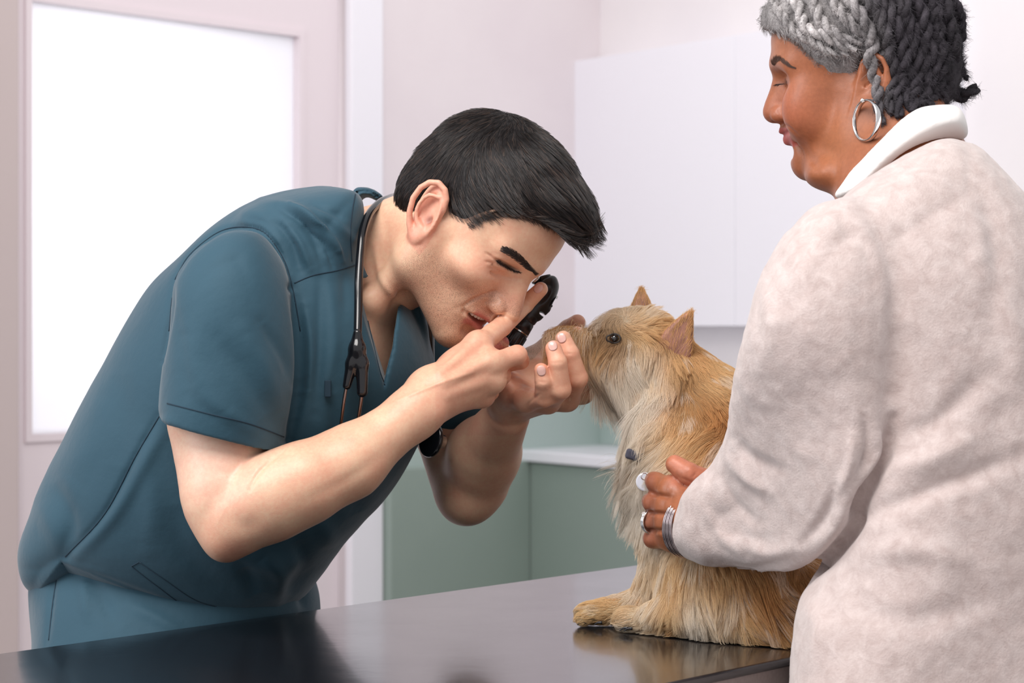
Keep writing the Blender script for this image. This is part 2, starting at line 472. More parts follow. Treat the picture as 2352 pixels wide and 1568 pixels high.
# ---------------------------------------------------------------- the room
U = np.array([0.66, 0.75, 0.0]); U /= np.linalg.norm(U)      # left wall runs away to the right
Wv = np.array([0.58, -0.815, 0.0]); Wv /= np.linalg.norm(Wv)  # right wall comes back towards us
L0 = np.array([-1.126, 3.0, 0.0])                              # a point of the left wall (world y)
def Ls(px):       # distance along the left wall of the point seen in column px
    k = (px-1176)/FPX
    return (k*(L0[1]-CAM_Y)-L0[0])/(U[0]-k*U[1])
Cn = L0+U*Ls(1378)
def Rs(px):
    k = (px-1176)/FPX
    return (k*(Cn[1]-CAM_Y)-Cn[0])/(Wv[0]-k*Wv[1])
NL = np.array([U[1], -U[0], 0.0])     # normals into the room
NR = np.array([Wv[1], -Wv[0], 0.0])
ML = np.stack([U, NL, [0, 0, 1]], 1); MR = np.stack([Wv, NR, [0, 0, 1]], 1)
def zpx(py, p): return CAM_Z-(py-750)/FPX*(p[1]-CAM_Y)
def lbox(name, s0, s1, n0, n1, z0, z1, mat, parent=None, bw=0.0):
    V, F = boxv((s0, n0, z0), (s1, n1, z1), ML, L0); o = pymesh(name, V, F, mat, parent)
    if bw: bevel(o, bw)
    return o
def rbox(name, s0, s1, n0, n1, z0, z1, mat, parent=None, bw=0.0):
    V, F = boxv((s0, n0, z0), (s1, n1, z1), MR, Cn); o = pymesh(name, V, F, mat, parent)
    if bw: bevel(o, bw)
    return o
m_wall = noisy('wall_paint', srgb(224, 215, 218), srgb(228, 220, 222), 3, .6, .05, .001)
m_wallr = noisy('wall_paint_right', srgb(232, 228, 230), srgb(236, 232, 233), 3, .6)
m_trim = simple('trim_paint', srgb(236, 235, 241), .35)
m_door = simple('door_paint', srgb(226, 215, 219), .4)
m_green = noisy('sage_paint', srgb(140, 155, 147), srgb(146, 160, 152), 2, .45)
m_green2 = noisy('sage_splashback', srgb(168, 184, 179), srgb(172, 187, 182), 2, .4)
m_white = simple('white_laminate', srgb(240, 240, 246), .25)
m_floor = noisy('floor_vinyl', srgb(170, 165, 165), srgb(182, 176, 175), 6, .4)
s_corner = Ls(1378); s_cas0, s_cas1 = Ls(792), Ls(866)
sd0, sd1 = Ls(36), Ls(786)
gl0, gl1 = Ls(79), Ls(694)
gz1 = CAM_Z+750/FPX*(L0+U*gl0-np.array([0, CAM_Y, 0]))[1]
gz0 = zpx(998, L0+U*gl0)
st = dict(kind='structure')
V, F = boxv((-4, -3.5, -0.1), (4.5, 6.0, 0.0)); tag(pymesh('floor', V, F, m_floor), kind='structure')
# left wall: right of the door, above it and left of it, so that the door opening is real
tag(lbox('wall_left', sd1+.03, s_corner, -.12, 0, 0, 2.9, m_wall), kind='structure')
tag(lbox('wall_over_door', sd0-.03, sd1+.03, -.12, 0, 2.25, 2.9, m_wall), kind='structure')
tag(lbox('wall_beside_door', -1.7, sd0-.03, -.12, .0, 0, 2.9, m_wall), kind='structure')
tag(rbox('wall_right', -.12, 4.0, -.12, 0, 0, 2.9, m_wallr), kind='structure')
tag(lbox('trim_1', s_cas0, s_cas1, 0, .025, 0, 2.32, m_trim, bw=.004), kind='structure')
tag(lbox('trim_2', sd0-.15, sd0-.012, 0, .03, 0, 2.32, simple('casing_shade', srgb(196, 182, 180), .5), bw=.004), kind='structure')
tag(lbox('trim_3', sd0-.15, s_cas1, 0.0, .027, 2.25, 2.33, m_trim, bw=.004), kind='structure')
tag(lbox('baseboard_left', s_cas1, s_corner, 0, .014, 0, .1, m_trim), kind='structure')
tag(rbox('baseboard_right', 0, 4.0, 0, .014, 0, .1, m_trim), kind='structure')
# door leaf with a frosted pane (one frame mesh around the opening)
def ringbox(name, outer, inner, n0, n1, mat, parent):
    a0, a1, b0, b1 = outer; c0, c1, d0, d1 = inner
    parts = [boxv((a0, n0, b0), (c0, n1, b1), ML, L0), boxv((c1, n0, b0), (a1, n1, b1), ML, L0),
             boxv((c0, n0, b0), (c1, n1, d0), ML, L0), boxv((c0, n0, d1), (c1, n1, b1), ML, L0)]
    return pymesh(name, *join(parts), mat, parent)
door = tag(ringbox('door_1', (sd0, sd1, .01, 2.24), (gl0, gl1, gz0, gz1), -.06, -.015, m_door, None), kind='structure')
ringbox('glazing_bead', (gl0-.018, gl1+.018, gz0-.018, gz1+.018), (gl0, gl1, gz0, gz1), -.015, -.008, m_door, door)
m, n, l, b = new_mat('frosted_glass')
b.inputs['Base Color'].default_value = (.95, .95, .97, 1); b.inputs['Roughness'].default_value = .35
tr = n.new('ShaderNodeBsdfTranslucent'); tr.inputs[0].default_value = (.97, .97, 1, 1)
mx = n.new('ShaderNodeMixShader'); mx.inputs[0].default_value = .75
l.new(b.outputs[0], mx.inputs[1]); l.new(tr.outputs[0], mx.inputs[2]); l.new(mx.outputs[0], n['Material Output'].inputs[0])
lbox('glass_pane', gl0, gl1, -.042, -.034, gz0, gz1, m, door)
# the bright room behind the frosted door
def lpt(s, nn, z): return L0+U*s+NL*nn+np.array([0, 0, z])
gm = (gl0+gl1)/2
area_light('backlight_behind_door', lpt(gm-.25, -.9, 1.62), lpt(gm-.1, 0, 1.55), .5, .9, 11, (.99, .99, 1.0))
# splashback above the counter and the right run of base units
def zc(py, s, wall='R'):
    p = Cn+Wv*s if wall == 'R' else L0+U*s
    return zpx(py, p)
H_C = zpx(1032, L0+U*Ls(1190))
s190 = Ls(1190)
tag(lbox('splashback_left', Ls(875), s_corner-.001, 0, .008, .1, zpx(880, Cn), m_green2),
    kind='structure')
tag(rbox('splashback_right', .009, 3.6, 0, .008, H_C, zpx(880, Cn), m_green2),
    kind='structure')
# low sage unit under the left wall, seen left of the seam
dep = np.linalg.norm((Cn-(L0+U*s190)))          # run depth
cosang = float(np.dot(NL, -Wv))
root = empty('base_cabinet', tuple(L0+U*(s190-.5)))
tag(root, 'sage green cabinet front on the left wall, seen between the two arms of the man', 'cabinet')
lbox('door_panel', Ls(868), s190-.004, .0, .05, .0, H_C-.03, m_green, root, .003)
# right run: front line starts at the left wall and follows the right wall direction
fr0 = L0+U*(s190+.01)
def fbox(s0, s1, n0, n1, z0, z1):
    return boxv((s0, n0, z0), (s1, n1, z1), MR, fr0)
for i in range(4):
    s0 = .03+i*.72
    root = empty('base_cabinet', tuple(fr0+Wv*(s0+.3)))
    tag(root, ['sage green base cabinet below the visible left end of the white counter',
               'sage green base cabinet behind the dog, second from the corner',
               'sage green base cabinet behind the woman, third from the corner',
               'sage green base cabinet farthest right, hidden behind the woman'][i], 'cabinet', 'base cabinets under the white counter')
    V, F = fbox(s0, s0+.716, -dep*.68, -.02, .1, H_C-.032); pymesh('body', V, F, m_green, root)
    V, F = fbox(s0+.004, s0+.712, -.019, .0, .12, H_C-.036); bevel(pymesh('door', V, F, m_green, root), .002)
    if i == 1: break
# worktop polygon
A_, B_ = L0+U*(s190-.004), Cn
Vw = []
for z in (H_C-.032, H_C):
    for q in (fr0-Wv*.005+NR*.02, fr0+Wv*3.0+NR*.02, Cn+Wv*3.0+NR*.009, Cn+NR*.009+Wv*.009):
        Vw.append((q[0], q[1], z))
tag(bevel(pymesh('worktop', Vw, [(0, 3, 2, 1), (4, 5, 6, 7), (0, 1, 5, 4), (1, 2, 6, 5), (2, 3, 7, 6), (3, 0, 4, 7)], m_white), .004),
    'white countertop running along the right wall behind the dog', 'countertop')
# wall cabinet
uz0, uz1 = CAM_Z+.002, zpx(147, Cn+Wv*.02)
root = empty('wall_cabinet', tuple(Cn+Wv*.8+np.array([0, 0, uz0])))
tag(root, 'plain white wall cabinet hanging on the right wall above the counter', 'cabinet')
ws0, ws1 = .02, Rs(2216)
rbox('body', ws0, ws1, .0, .10, uz0, uz1, m_white, root, .002)
for i in range(2):
    a = ws0+(ws1-ws0)*i/2
    rbox('door', a+.001, a+(ws1-ws0)/2-.001, .101, .118, uz0+.0, uz1, m_white, root, .0015)
# ---------------------------------------------------------------- examination table
TZ = 0.94
def tpt(px, py): d = (CAM_Z-TZ)*FPX/(py-750.0); return np.array([(px-1176)/FPX*d, d+CAM_Y, TZ])
E0, E1 = tpt(0, 1500), tpt(1450, 1299); F0, F1 = tpt(1590, 1568), tpt(1810, 1511)
ud = (E1-E0)/np.linalg.norm(E1-E0); nd = np.array([ud[1], -ud[0], 0])
wd = float((F1-E0)@nd)
m, n, l, b = new_mat('black_table_top')
b.inputs['Base Color'].default_value = (.010, .010, .013, 1); b.inputs['Specular IOR Level'].default_value = .6
t = tex(n, l, 'ShaderNodeTexNoise', 6, 6, .6, mapscale=(1, 1, 1)); t2 = tex(n, l, 'ShaderNodeTexNoise', 160, 2, .5)
rr = n.new('ShaderNodeMapRange'); rr.inputs['To Min'].default_value = .10; rr.inputs['To Max'].default_value = .24
l.new(t.outputs[0], rr.inputs[0]); l.new(rr.outputs[0], b.inputs['Roughness'])
bump(n, l, b, t.outputs[0], .14, .004); bump(n, l, b, t2.outputs[0], .06, .0004)
b.inputs['Coat Weight'].default_value = .35; b.inputs['Coat Roughness'].default_value = .08
m_top = m
m_steel = noisy('brushed_steel', srgb(140, 130, 128), srgb(148, 138, 135), 240, .38, .1, .0003, Metallic=.45)
m_black = simple('black_rubber', (.006, .006, .008), .4)
MT = np.stack([ud, nd, [0, 0, 1]], 1)
table = empty('examination_table', tuple(E0+ud*.8+nd*wd/2-np.array([0, 0, TZ])))
tag(table, 'glossy black-topped steel veterinary examination table under the sitting dog', 'table')
O_ = E0-ud*.55
V, F = boxv((0, 0.0, -.045), (2.2, wd-.004, -.003), MT, O_); bevel(pymesh('side_rim', V, F, m_steel, table), .006)
V, F = boxv((0, -.001, -.009), (2.2, wd, 0.0), MT, O_); bevel(pymesh('tabletop', V, F, m_top, table), .0035)
V, F = boxv((.7, wd/2-.12, -.82), (1.3, wd/2+.12, -.046), MT, O_); bevel(pymesh('pedestal', V, F, m_steel, table), .02)
V, F = boxv((.4, wd/2-.25, -.94), (1.6, wd/2+.25, -.82), MT, O_); bevel(pymesh('base', V, F, m_steel, table), .03)

# ---------------------------------------------------------------- a human head sculpted in its own frame
# local millimetres: x forward out of the face, y to the person's left, z up, origin between the ear canals
class Frame:
    def __init__(s, M, t, k=1.0): s.M, s.t, s.k = np.array(M), np.array(t), k
    def __call__(s, x, y=None, z=None):
        v = np.array(x if y is None else (x, y, z), float)*s.k/1000; return s.M@v+s.t
    def inv(s, W): return (np.asarray(W)-s.t)@s.M*1000/s.k
def head(S, H, near, male=True):
    """near: +1 when the person's left side faces the camera, -1 for the right side"""
    e = lambda c, r, M=None: ell(H(c), np.array(r)*H.k/1000, H.M if M is None else H.M@M)
    c_ = lambda a, b, ra, rb=None: cone(H(a), H(b), ra*H.k/1000, (ra if rb is None else rb)*H.k/1000)
    f = 0.0 if male else 1.0
    S.add(e((-2, 0, 54), (89, 71, 72)), .01)
    S.add(e((40, 0, 46), (50, 58, 50)), .03)
    S.add(e((40, 0, -4), (46, 58+4*f, 60)), .03)
    S.add(e((66, 0, -44), (30, 36+4*f, 34)), .02)
    for s in (-1, 1):
        S.add(c_((4, s*60, -8), (14, s*(56+4*f), -52), 12, 14), .03)
        S.add(c_((14, s*(54+4*f), -52), (78, s*16, -84), 15, 14), .028)
        S.add(e((60, s*44, -8+2*f), (21+2*f, 20+2*f, 16+4*f)), .02)
        S.add(c_((90, s*8, 33), (70, s*46, 35), 9, 8), .014)
        if f: S.add(e((58, s*38, -34), (26, 24, 24)), .02)
    S.add(e((80, 0, -83), (15, 20, 14)), .014)
    if male: S.add(e((82, 0, -84), (14, 22, 13)), .01)
    # eye sockets, balls and lids
    for s in (-1, 1):
        S.sub(e((94, s*31, 15), (15, 17, 11)), .016)
        S.add(e((69, s*32, 16), (13.5, 14.5, 13.0)), .003)
        if s == near or not male:
            # closed or lowered lids: bulge of the upper lid and a fold under the brow
            S.add(c_((80.5, s*20, 13), (70, s*46, 15), 4.6, 3.6), .004)
            S.sub(c_((86, s*19, 9.5), (74, s*47.5, 12.5), .9, .7), .0015)
            S.sub(c_((88, s*22, 22), (77, s*46, 24), 1.2, .9), .003)
            S.sub(c_((85, s*24, 2), (76, s*44, 4), 1.1, .8), .004)
        else:
            S.add(c_((81, s*20, 20), (70, s*46, 20), 4, 3.6), .004)
            S.add(c_((81, s*20, 8), (70, s*46, 10), 3.6, 3.2), .004)
    # nose
    w = 1.0 if male else 1.18
    S.add(c_((87, 0, 24), (105, 0, -10), 7.0, 8.0), .012)
    S.add(c_((96, 0, 6), (112 if male else 108, 0, -18), 8.0, 10.6*w), .008)
    S.add(c_((80, 0, 18), (92, 0, -14), 12, 13*w), .012)
    for s in (-1, 1):
        S.add(e((98, s*13.2*w, -21), (12.5, 7.8*w, 9.6)), .004)
        S.sub(e((104, s*(7.2+2*f)*w, -30.5), (6.0+1.5*f, 3.4+f, 5.5)), .002)
        S.sub(c_((99, s*20.5*w, -16), (90, s*20.5*w, -27), 1.0, 1.2), .003)
    S.add(c_((108, 0, -22), (100, 0, -30), 4.2, 4.5), .004)
    # mouth
    if male:
        S.add(c_((99.5, 0, -40), (88, near*23, -44), 5.2, 2.8), .006)
        S.add(c_((99.5, 0, -40), (90, -near*20, -44), 5.2, 2.8), .006)
        S.add(c_((94.5, 0, -58), (85, near*20, -52), 5.6, 3.0), .006)
        S.add(c_((94.5, 0, -58), (87, -near*18, -52), 5.6, 3.0), .006)
        S.sub(e((96, near*7, -49.5), (16, 21, 4.3), np.array([[1, 0, 0], [0, 1, 0], [0, .0, 1]])), .002)
        S.sub(c_((90, near*24, -49), (84, near*30, -51), 1.6, 1.0), .004)
    else:
        S.add(c_((100.5, 0, -40), (86, near*24, -40), 5.6, 2.8), .005)
        S.add(c_((100.5, 0, -40), (86, -near*24, -40), 5.6, 2.8), .005)
        S.add(c_((97.5, 0, -53), (85, near*22, -44), 6.2, 3.0), .005)
        S.add(c_((96, 0, -52), (85, -near*22, -45), 5.4, 3.0), .005)
        S.sub(c_((106, 0, -46.8), (88, near*30, -39), 1.7, 2.6), .002)
        S.sub(c_((104, 0, -46.5), (91, -near*27, -41), 1.3, 1.5), .002)
    S.sub(c_((107, 0, -30), (104.5, 0, -37), 2.4, 2.2), .004)
    S.sub(c_((99, 0, -68), (94, near*12, -67), 3.0, 2.0), .010)
    # nasolabial folds
    for s in (-1, 1):
        S.sub(spl_cone(H, [(97, s*24, -14), (93, s*33, -26), (86, s*38, -40), (80, s*37, -52)], 1.8 if male else 1.4), .006)
        if not male:
            S.sub(spl_cone(H, [(86, s*27, -56), (76, s*36, -70), (62, s*38, -82)], 1.6), .010)
            S.add(e((48, s*36, -74), (24, 20, 18)), .015)
    if not male:
        S.add(e((40, 0, -92), (38, 36, 24)), .012)
        for s in (-1, 1): S.add(e((62, s*42, -20), (24, 19, 20)), .02)
        S.add(e((104, 0, -19), (12, 12, 10)), .006)
    # ears
    for s in (-1, 1):
        th = .26; ct_, st_ = math.cos(th), math.sin(th)
        er = lambda x, z: (x*ct_-z*st_, x*st_+z*ct_)
        A = np.array([[ct_, 0, -st_], [0, 1, 0], [st_, 0, ct_]]) @ np.array([[.93, 0, -.22], [0, 1, 0], [.22, 0, .93]]) @ np.array([[.94, -.34*s, 0], [.34*s, .94, 0], [0, 0, 1]])
        g = 1.0 if male else .88; dx = 0 if male else -8
        E = lambda c, r: e((er(c[0], c[2])[0]*g+dx, s*c[1], er(c[0], c[2])[1]*g), np.array(r)*g, A)
        S.add(E((-8, 75, 6), (17.5, 4.5, 30)), .005)
        S.sub(E((-4, 80, 6), (11.5, 4.8, 20)), .003)
        hel = [(6, 74, 2), (7, 77, 20), (1, 80, 33), (-12, 83, 37), (-23, 85, 28), (-27, 85, 10), (-22, 82, -10), (-13, 78, -23), (-4, 75, -29)]
        S.add(spl_cone(H, [(er(x, z)[0]*g+dx, s*y, er(x, z)[1]*g) for x, y, z in hel], 3.3*g, 12), .002)
        S.add(spl_cone(H, [(er(x, z)[0]*g+dx, s*y, er(x, z)[1]*g) for x, y, z in [(-3, 80, 24), (-14, 83, 20), (-18, 83, 4), (-12, 80, -10), (-3, 78, -14)]], 2.3, 10), .002)
        S.add(E((-5, 76, -22), (8.5, 4.2, 9)), .003)
        S.add(E((5, 76, -2), (4.2, 3.6, 7)), .003)
        S.sub(E((-1, 80, -3), (4.5, 6.5, 5.5)), .002)
def spl_cone(H, pts, r, n=9):
    p = np.array([H(q) for q in spline(pts, n)]); prs = [cone(p[i], p[i+1], r*H.k/1000) for i in range(len(p)-1)]
    def fn(X, Y, Z):
        f = prs[0].fn(X, Y, Z)
        for q in prs[1:]: f = np.minimum(f, q.fn(X, Y, Z))
        return f
    return Prim(fn, np.min([q.lo for q in prs], 0), np.max([q.hi for q in prs], 0))
HM = Frame([[0.5794732336741315, 0.435810000381777, 0.688680197931145], [-0.3453300697944252, 0.8967065783515551, -0.27688346869544933], [-0.7382126484631801, -0.07737542186173862, 0.670115758463189]], [-0.053170919014114394, 0.22368349135665455, 1.3697262915100454])
HW = Frame([[-0.9451902059121765, -0.2510852107985301, -0.20873833276606135], [0.2859266103014194, -0.9451712962715759, -0.15778844769452827], [-0.15767513491111235, -0.2088239392947235, 0.9651585953656509]], [.3687, .1007, 1.5194], .93)

# ---------------------------------------------------------------- hands and arms
def Q(p): return P(*p)
def spl3(pts, r, n=9):
    p = np.array([P(*q) for q in spline(pts, n)]); prs = [cone(p[i], p[i+1], r/1000) for i in range(len(p)-1)]
    def fn(X, Y, Z):
        f = prs[0].fn(X, Y, Z)
        for q in prs[1:]: f = np.minimum(f, q.fn(X, Y, Z))
        return f
    return Prim(fn, np.min([q.lo for q in prs], 0), np.max([q.hi for q in prs], 0))
def chain(S, pts, rads, k=.006, k0=None):
    for i in range(len(pts)-1):
        S.add(cone(Q(pts[i]), Q(pts[i+1]), rads[i]/1000, rads[i+1]/1000), (k0 if (i == 0 and k0) else k))
FING = []       # (tip, dip, nail direction towards the camera?) for nails
def finger(S, pts, rads, k0=.009, k=.0022):
    """MCP, PIP, DIP, tip: tapered, with slightly swollen joints"""
    chain(S, pts, rads, k, k0)
def nail(tip, dip, r, toward, mat, parent, name='fingernail', L=.0056, W=.0046):
    """a small curved nail plate lying on the fingertip, facing direction `toward`"""
    t, d = Q(tip), Q(dip); ax = (t-d)/np.linalg.norm(t-d); n = np.asarray(toward, float); n -= ax*(n@ax); n /= np.linalg.norm(n); s = np.cross(ax, n)
    V, F = [], []; c = t+ax*r*.05; nu, nv = 9, 9
    for i in range(nu):
        for j in range(nv):
            u, v = i/(nu-1)*2-1, j/(nv-1)*2-1
            x, y = u*math.sqrt(1-v*v/2), v*math.sqrt(1-u*u/2)      # square to disc
            lx, ly = x*L*1.0, y*W
            a = ly/(r*1.0); rr = r+.0005
            V.append(c+ax*(lx+.0005)+s*(math.sin(a)*rr)+n*(math.cos(a)*rr-max(0, x)**2*.0016-.0002))
    F = [(i*nv+j, (i+1)*nv+j, (i+1)*nv+j+1, i*nv+j+1) for i in range(nu-1) for j in range(nv-1)]
    o = pymesh(name, V, F, mat, parent, True); m = o.modifiers.new('thick', 'SOLIDIFY'); m.thickness = .0006; m.offset = -1
    return o

m_skin_man = skin_mat('skin_light')
m_nail = simple('nail_pink', srgb(238, 186, 172), .22, coat=.3)
m_nail.node_tree.nodes['Principled BSDF'].inputs['Subsurface Weight'].default_value = .15

man = empty('person', tuple(P(430, 1450, .36)*[1, 1, 0]))
tag(man, 'person with short dark hair in teal scrubs, bending forward and holding an eye scope', 'person')
man.name = 'person'
S = Sculpt()
head(S, HM, -1, True)
# neck, nape, collar bones and upper chest
S.add(cone(HM(-16, 0, -18), P(800, 622, .285), .053, .060), .03)
S.add(cone(HM(22, 0, -60), P(835, 628, .27), .022, .036), .025)
S.add(cone(HM(2, -58, -22), P(862, 690, .205), .013, .012), .018)   # neck muscle towards the collar bone
S.add(ell(P(700, 730, .32), (.12, .12, .115)), .05)
S.add(ell(P(785, 850, .29), (.062, .11, .10)), .03)
S.add(cone(P(850, 690, .2), P(895, 735, .27), .010), .012)
# torso core inside the clothes
S.add(cone(P(640, 780, .32), P(420, 1150, .37), .11, .10), .06)
S.add(cone(P(420, 1150, .37), P(400, 1330, .40), .10, .08), .06)
# right (near) arm
BODY = S; Sculpt_ = Sculpt; S = Sculpt_()
S.add(cone(P(575, 660, .19), P(512, 960, .100), .052, .0535), .03)
S.add(cone(P(512, 960, .098), P(518, 1120, .070), .0535, .044), .02)
S.add(cone(P(508, 1060, .085), P(508, 1170, .064), .040, .034), .02)
S.add(ell(P(518, 1236, .060), (.022, .030, .024)), .022)
UP_ = S; S = Sculpt_()
S.add(ell(P(518, 1236, .060), (.020, .028, .022)), .02)
S.add(cone(P(556, 1180, .054), P(625, 1140, .052), .040, .0425), .02)
S.add(cone(P(625, 1140, .052), P(700, 1108, .056), .0425, .0400), .015)
S.add(cone(P(700, 1108, .056), P(800, 1062, .07), .0400, .0345), .015)
S.add(cone(P(800, 1062, .07), P(955, 945, .095), .0345, .0245), .02)
UP_.add(S.prim(), .0045); S = UP_
S.add(cone(P(955, 945, .095), P(1000, 900, .105), .0245, .026), .02)
S.add(ell(P(992, 945, .088), (.010, .010, .010)), .012)          # wrist bone
IDX = [(1098, 792, .142), (1152, 750, .186), (1206, 699, .222), (1242, 664, .214)]
MID = [(1128, 832, .128), (1188, 815, .140), (1196, 828, .185), (1165, 838, .20)]
RNG = [(1130, 872, .134), (1152, 862, .155), (1150, 868, .185), (1120, 868, .195)]
PNK = [(1108, 908, .146), (1126, 900, .165), (1118, 900, .19), (1095, 895, .195)]
for m_, r_ in ((IDX[0], 13.5), (MID[0], 13.5), (RNG[0], 13), (PNK[0], 12.5)):
    S.add(cone(P(995, 905, .112), Q(m_), .024, r_/1000), .012)
S.add(ell(P(1060, 862, .145), (.030, .022, .028)), .015)
finger(S, IDX, (12.6, 10.8, 9.4, 8.0)); finger(S, MID, (12.0, 10.6, 9.2, 8.2)); finger(S, RNG, (11.5, 10.2, 9, 8)); finger(S, PNK, (10.5, 9.2, 8, 7))
for m_ in (IDX, MID, RNG): S.add(ell(Q(m_[0]), .0138), .006)
S.sub(spl3([(1128, 800, .115), (1150, 797, .135), (1172, 790, .16)], 1.8), .006)
# tendons on the back of the hand
for m_, a in ((IDX, (1010, 862, .09)), (MID, (1020, 880, .085)), (RNG, (1025, 905, .088))):
    mm = m_[0]; S.add(cone(P(*a), P(mm[0]-8, mm[1]-2, mm[2]-.011), .0042, .0045), .007)
finger(S, [(1040, 850, .165), (1085, 822, .195), (1125, 800, .208), (1150, 788, .210)], (15, 12, 10.5, 9.5), .012)   # thumb behind the scope
BODY.add(S.prim(), .0015)
# left (far) arm
S = Sculpt_()
S.add(cone(P(900, 800, .44), P(1030, 935, .43), .07, .050), .03)
S.add(cone(P(1030, 935, .43), P(1062, 1120, .385), .049, .035), .02)
S.add(ell(P(1072, 1160, .372), (.028, .030, .024)), .016)
S.add(cone(P(1092, 1105, .37), P(1112, 1040, .345), .040, .041), .015)
S.add(cone(P(1112, 1040, .345), P(1165, 955, .265), .040, .0255), .015)
LP_ = [(1207, 918, .195), (1258, 920, .21), (1302, 915, .232), (1338, 900, .255)]
for q_, r_ in zip(LP_, (13, 13, 13, 12)): S.add(cone(P(1172, 915, .245), Q(q_), .021, r_/1000), .012)
S.add(ell(P(1172, 893, .222), (.0165, .022, .020)), .012)      # heel of the hand
S.add(cone(P(1180, 880, .262), P(1222, 835, .282), .022, .017), .014)
S.add(ell(P(1240, 880, .262), (.034, .016, .028)), .015)
LPNK = [LP_[0], (1249, 914, .166), (1248, 876, .150), (1243, 850, .148)]
LRNG = [LP_[1], (1288, 893, .158), (1281, 832, .148), (1271, 800, .152)]
LMID = [LP_[2], (1326, 868, .186), (1309, 812, .176), (1294, 778, .178)]
LIDX = [LP_[3], (1354, 852, .236), (1340, 800, .228), (1326, 766, .226)]
LTHB = [(1222, 835, .285), (1270, 785, .302), (1305, 755, .296), (1326, 741, .285)]
finger(S, LPNK, (12, 10.2, 9.0, 7.9)); finger(S, LRNG, (13, 11.2, 9.9, 8.8)); finger(S, LMID, (13, 11.4, 10.0, 8.9))
finger(S, LIDX, (12, 10.5, 9.2, 8.2)); finger(S, LTHB, (15, 12, 10.5, 9.6), .012)
BODY.add(S.prim(), .0015); S = BODY
V, Fq = S.mesh(.00135)
V = relax(V, Fq, 1, .4)
man_body = mesh_np('body', V, Fq, m_skin_man, man)


def stroke_w(V, N, pts, w, front=True):
    q = proj(V); d, t = seg_d(q, spline(pts, 24) if len(pts) > 2 else pts)
    a = np.exp(-(d/w)**2)*np.sin(np.clip(t, .04, .96)*math.pi)**.5
    if front: a = a*(N[:, 1] < 0.15)
    return a
def carve(o, strokes, ylim=None, sel=None):
    """push the surface in (negative) or out (positive) along strokes given as seen from the front: (points, width px, depth mm)"""
    V, N = get_vn(o); D = np.zeros(len(V))
    for pts, w, mm in strokes: D += stroke_w(V, N, pts, w)*mm/1000
    if ylim is not None: D *= V[:, 1] < ylim
    if sel is not None: D *= sel(V)
    set_v(o, V+N*D[:, None])
carve(man_body, [
    # elbow crease and forearm
    ([(650, 1036), (615, 1062), (588, 1092), (574, 1124)], 5, -2.5),
    ([(505, 1180), (560, 1210), (600, 1190)], 26, -2), ([(700, 1150), (800, 1100), (900, 1030)], 16, -1.2), ([(900, 925), (1010, 880), (1085, 855)], 4, 1.0),
    # squint lines beside the near eye, closed lid, brow furrow
    ([(1140, 595), (1158, 607), (1178, 617), (1192, 622)], 3.2, -2.4), ([(1138, 603), (1160, 618), (1186, 630)], 5, 1.6),
    ([(1136, 588), (1160, 596), (1186, 612)], 4.5, 1.8), ([(1116, 580), (1136, 595)], 2.8, -1.7), ([(1114, 600), (1136, 605)], 2.8, -1.5),
    ([(1122, 615), (1142, 618)], 2.5, -.9), ([(1148, 632), (1180, 640), (1200, 640)], 3, -1.0), ([(1203, 640), (1208, 660)], 3, -1.0),
    ([(1064, 704), (1090, 686), (1122, 672), (1140, 668)], 4.5, -3.4), ([(1078, 684), (1104, 668), (1132, 654)], 12, 2.6), ([(1110, 640), (1140, 640), (1170, 640)], 10, 1.4),
    ([(1066, 706), (1064, 722)], 3.5, -1.6),
    # knuckles and hand creases
    ([(1098, 745), (1112, 760)], 3, -.8), ([(1155, 725), (1162, 738)], 2.6, -.7), ([(1172, 900), (1195, 890), (1222, 900)], 3, -1.0), ([(1160, 870), (1190, 862), (1230, 880)], 3.5, -1.2),
    ([(1208, 935), (1222, 918), (1240, 905)], 3, -1.0), ([(1234, 876), (1256, 878)], 2.2, -.6), ([(1266, 833), (1292, 832)], 2.2, -.6), ([(1296, 812), (1320, 812)], 2.2, -.6),
    ([(880, 500), (890, 600), (930, 690)], 14, -2.0), ([(858, 560), (880, 650), (935, 705)], 8, 2.0),
], ylim=.34)
# skin colours: redder ears, nose, fingers and elbow, shaded beard, dark brows and lashes, lips
V, N = get_vn(man_body); q = proj(V); L = HM.inv(V)
C = np.tile(srgb(232, 184, 154), (len(V), 1))
def mixc(C, col, w): return C*(1-w[:, None])+np.asarray(col)[None, :]*w[:, None]
hand_d = np.min([seg_d(V, np.array([Q(p) for p in fg]))[0] for fg in (IDX, MID, RNG, PNK)], 0)
onhead = (np.linalg.norm(L-np.array([0, 0, 20]), axis=1) < 175) & (q[:, 0] > 820) & (V[:, 2] > 1.22) & (hand_d > .0165) & (seg_d(V, np.array([P(955, 945, .095), P(1050, 860, .14), P(1110, 810, .14)]))[0] > .034)
far = V[:, 1] > .25
C = mixc(C, srgb(236, 196, 178), np.exp(-((q[:, 0]-480)/120)**2-((q[:, 1]-1060)/120)**2)*.6)
C = mixc(C, srgb(208, 138, 116), np.exp(-((q[:, 0]-530)/60)**2-((q[:, 1]-1265)/40)**2)*.6)
hand = (q[:, 0] > 1000) & (q[:, 1] > 735) & (q[:, 1] < 1000) & ~onhead
C = mixc(C, srgb(228, 168, 142), hand*.5)
for tip in (IDX[3], LPNK[3], LRNG[3], LMID[3], LTHB[3], LIDX[3], MID[1], IDX[1], LPNK[1], LRNG[1], LMID[1]):
    C = mixc(C, srgb(222, 138, 112), np.exp(-(np.linalg.norm(V-Q(tip), axis=1)/.012)**2)*.5)
le = (L[:, 1] < -73.5) & (np.abs(L[:, 0]+8) < 28) & (np.abs(L[:, 2]-4) < 40)
C = mixc(C, srgb(232, 160, 138), le*.65)
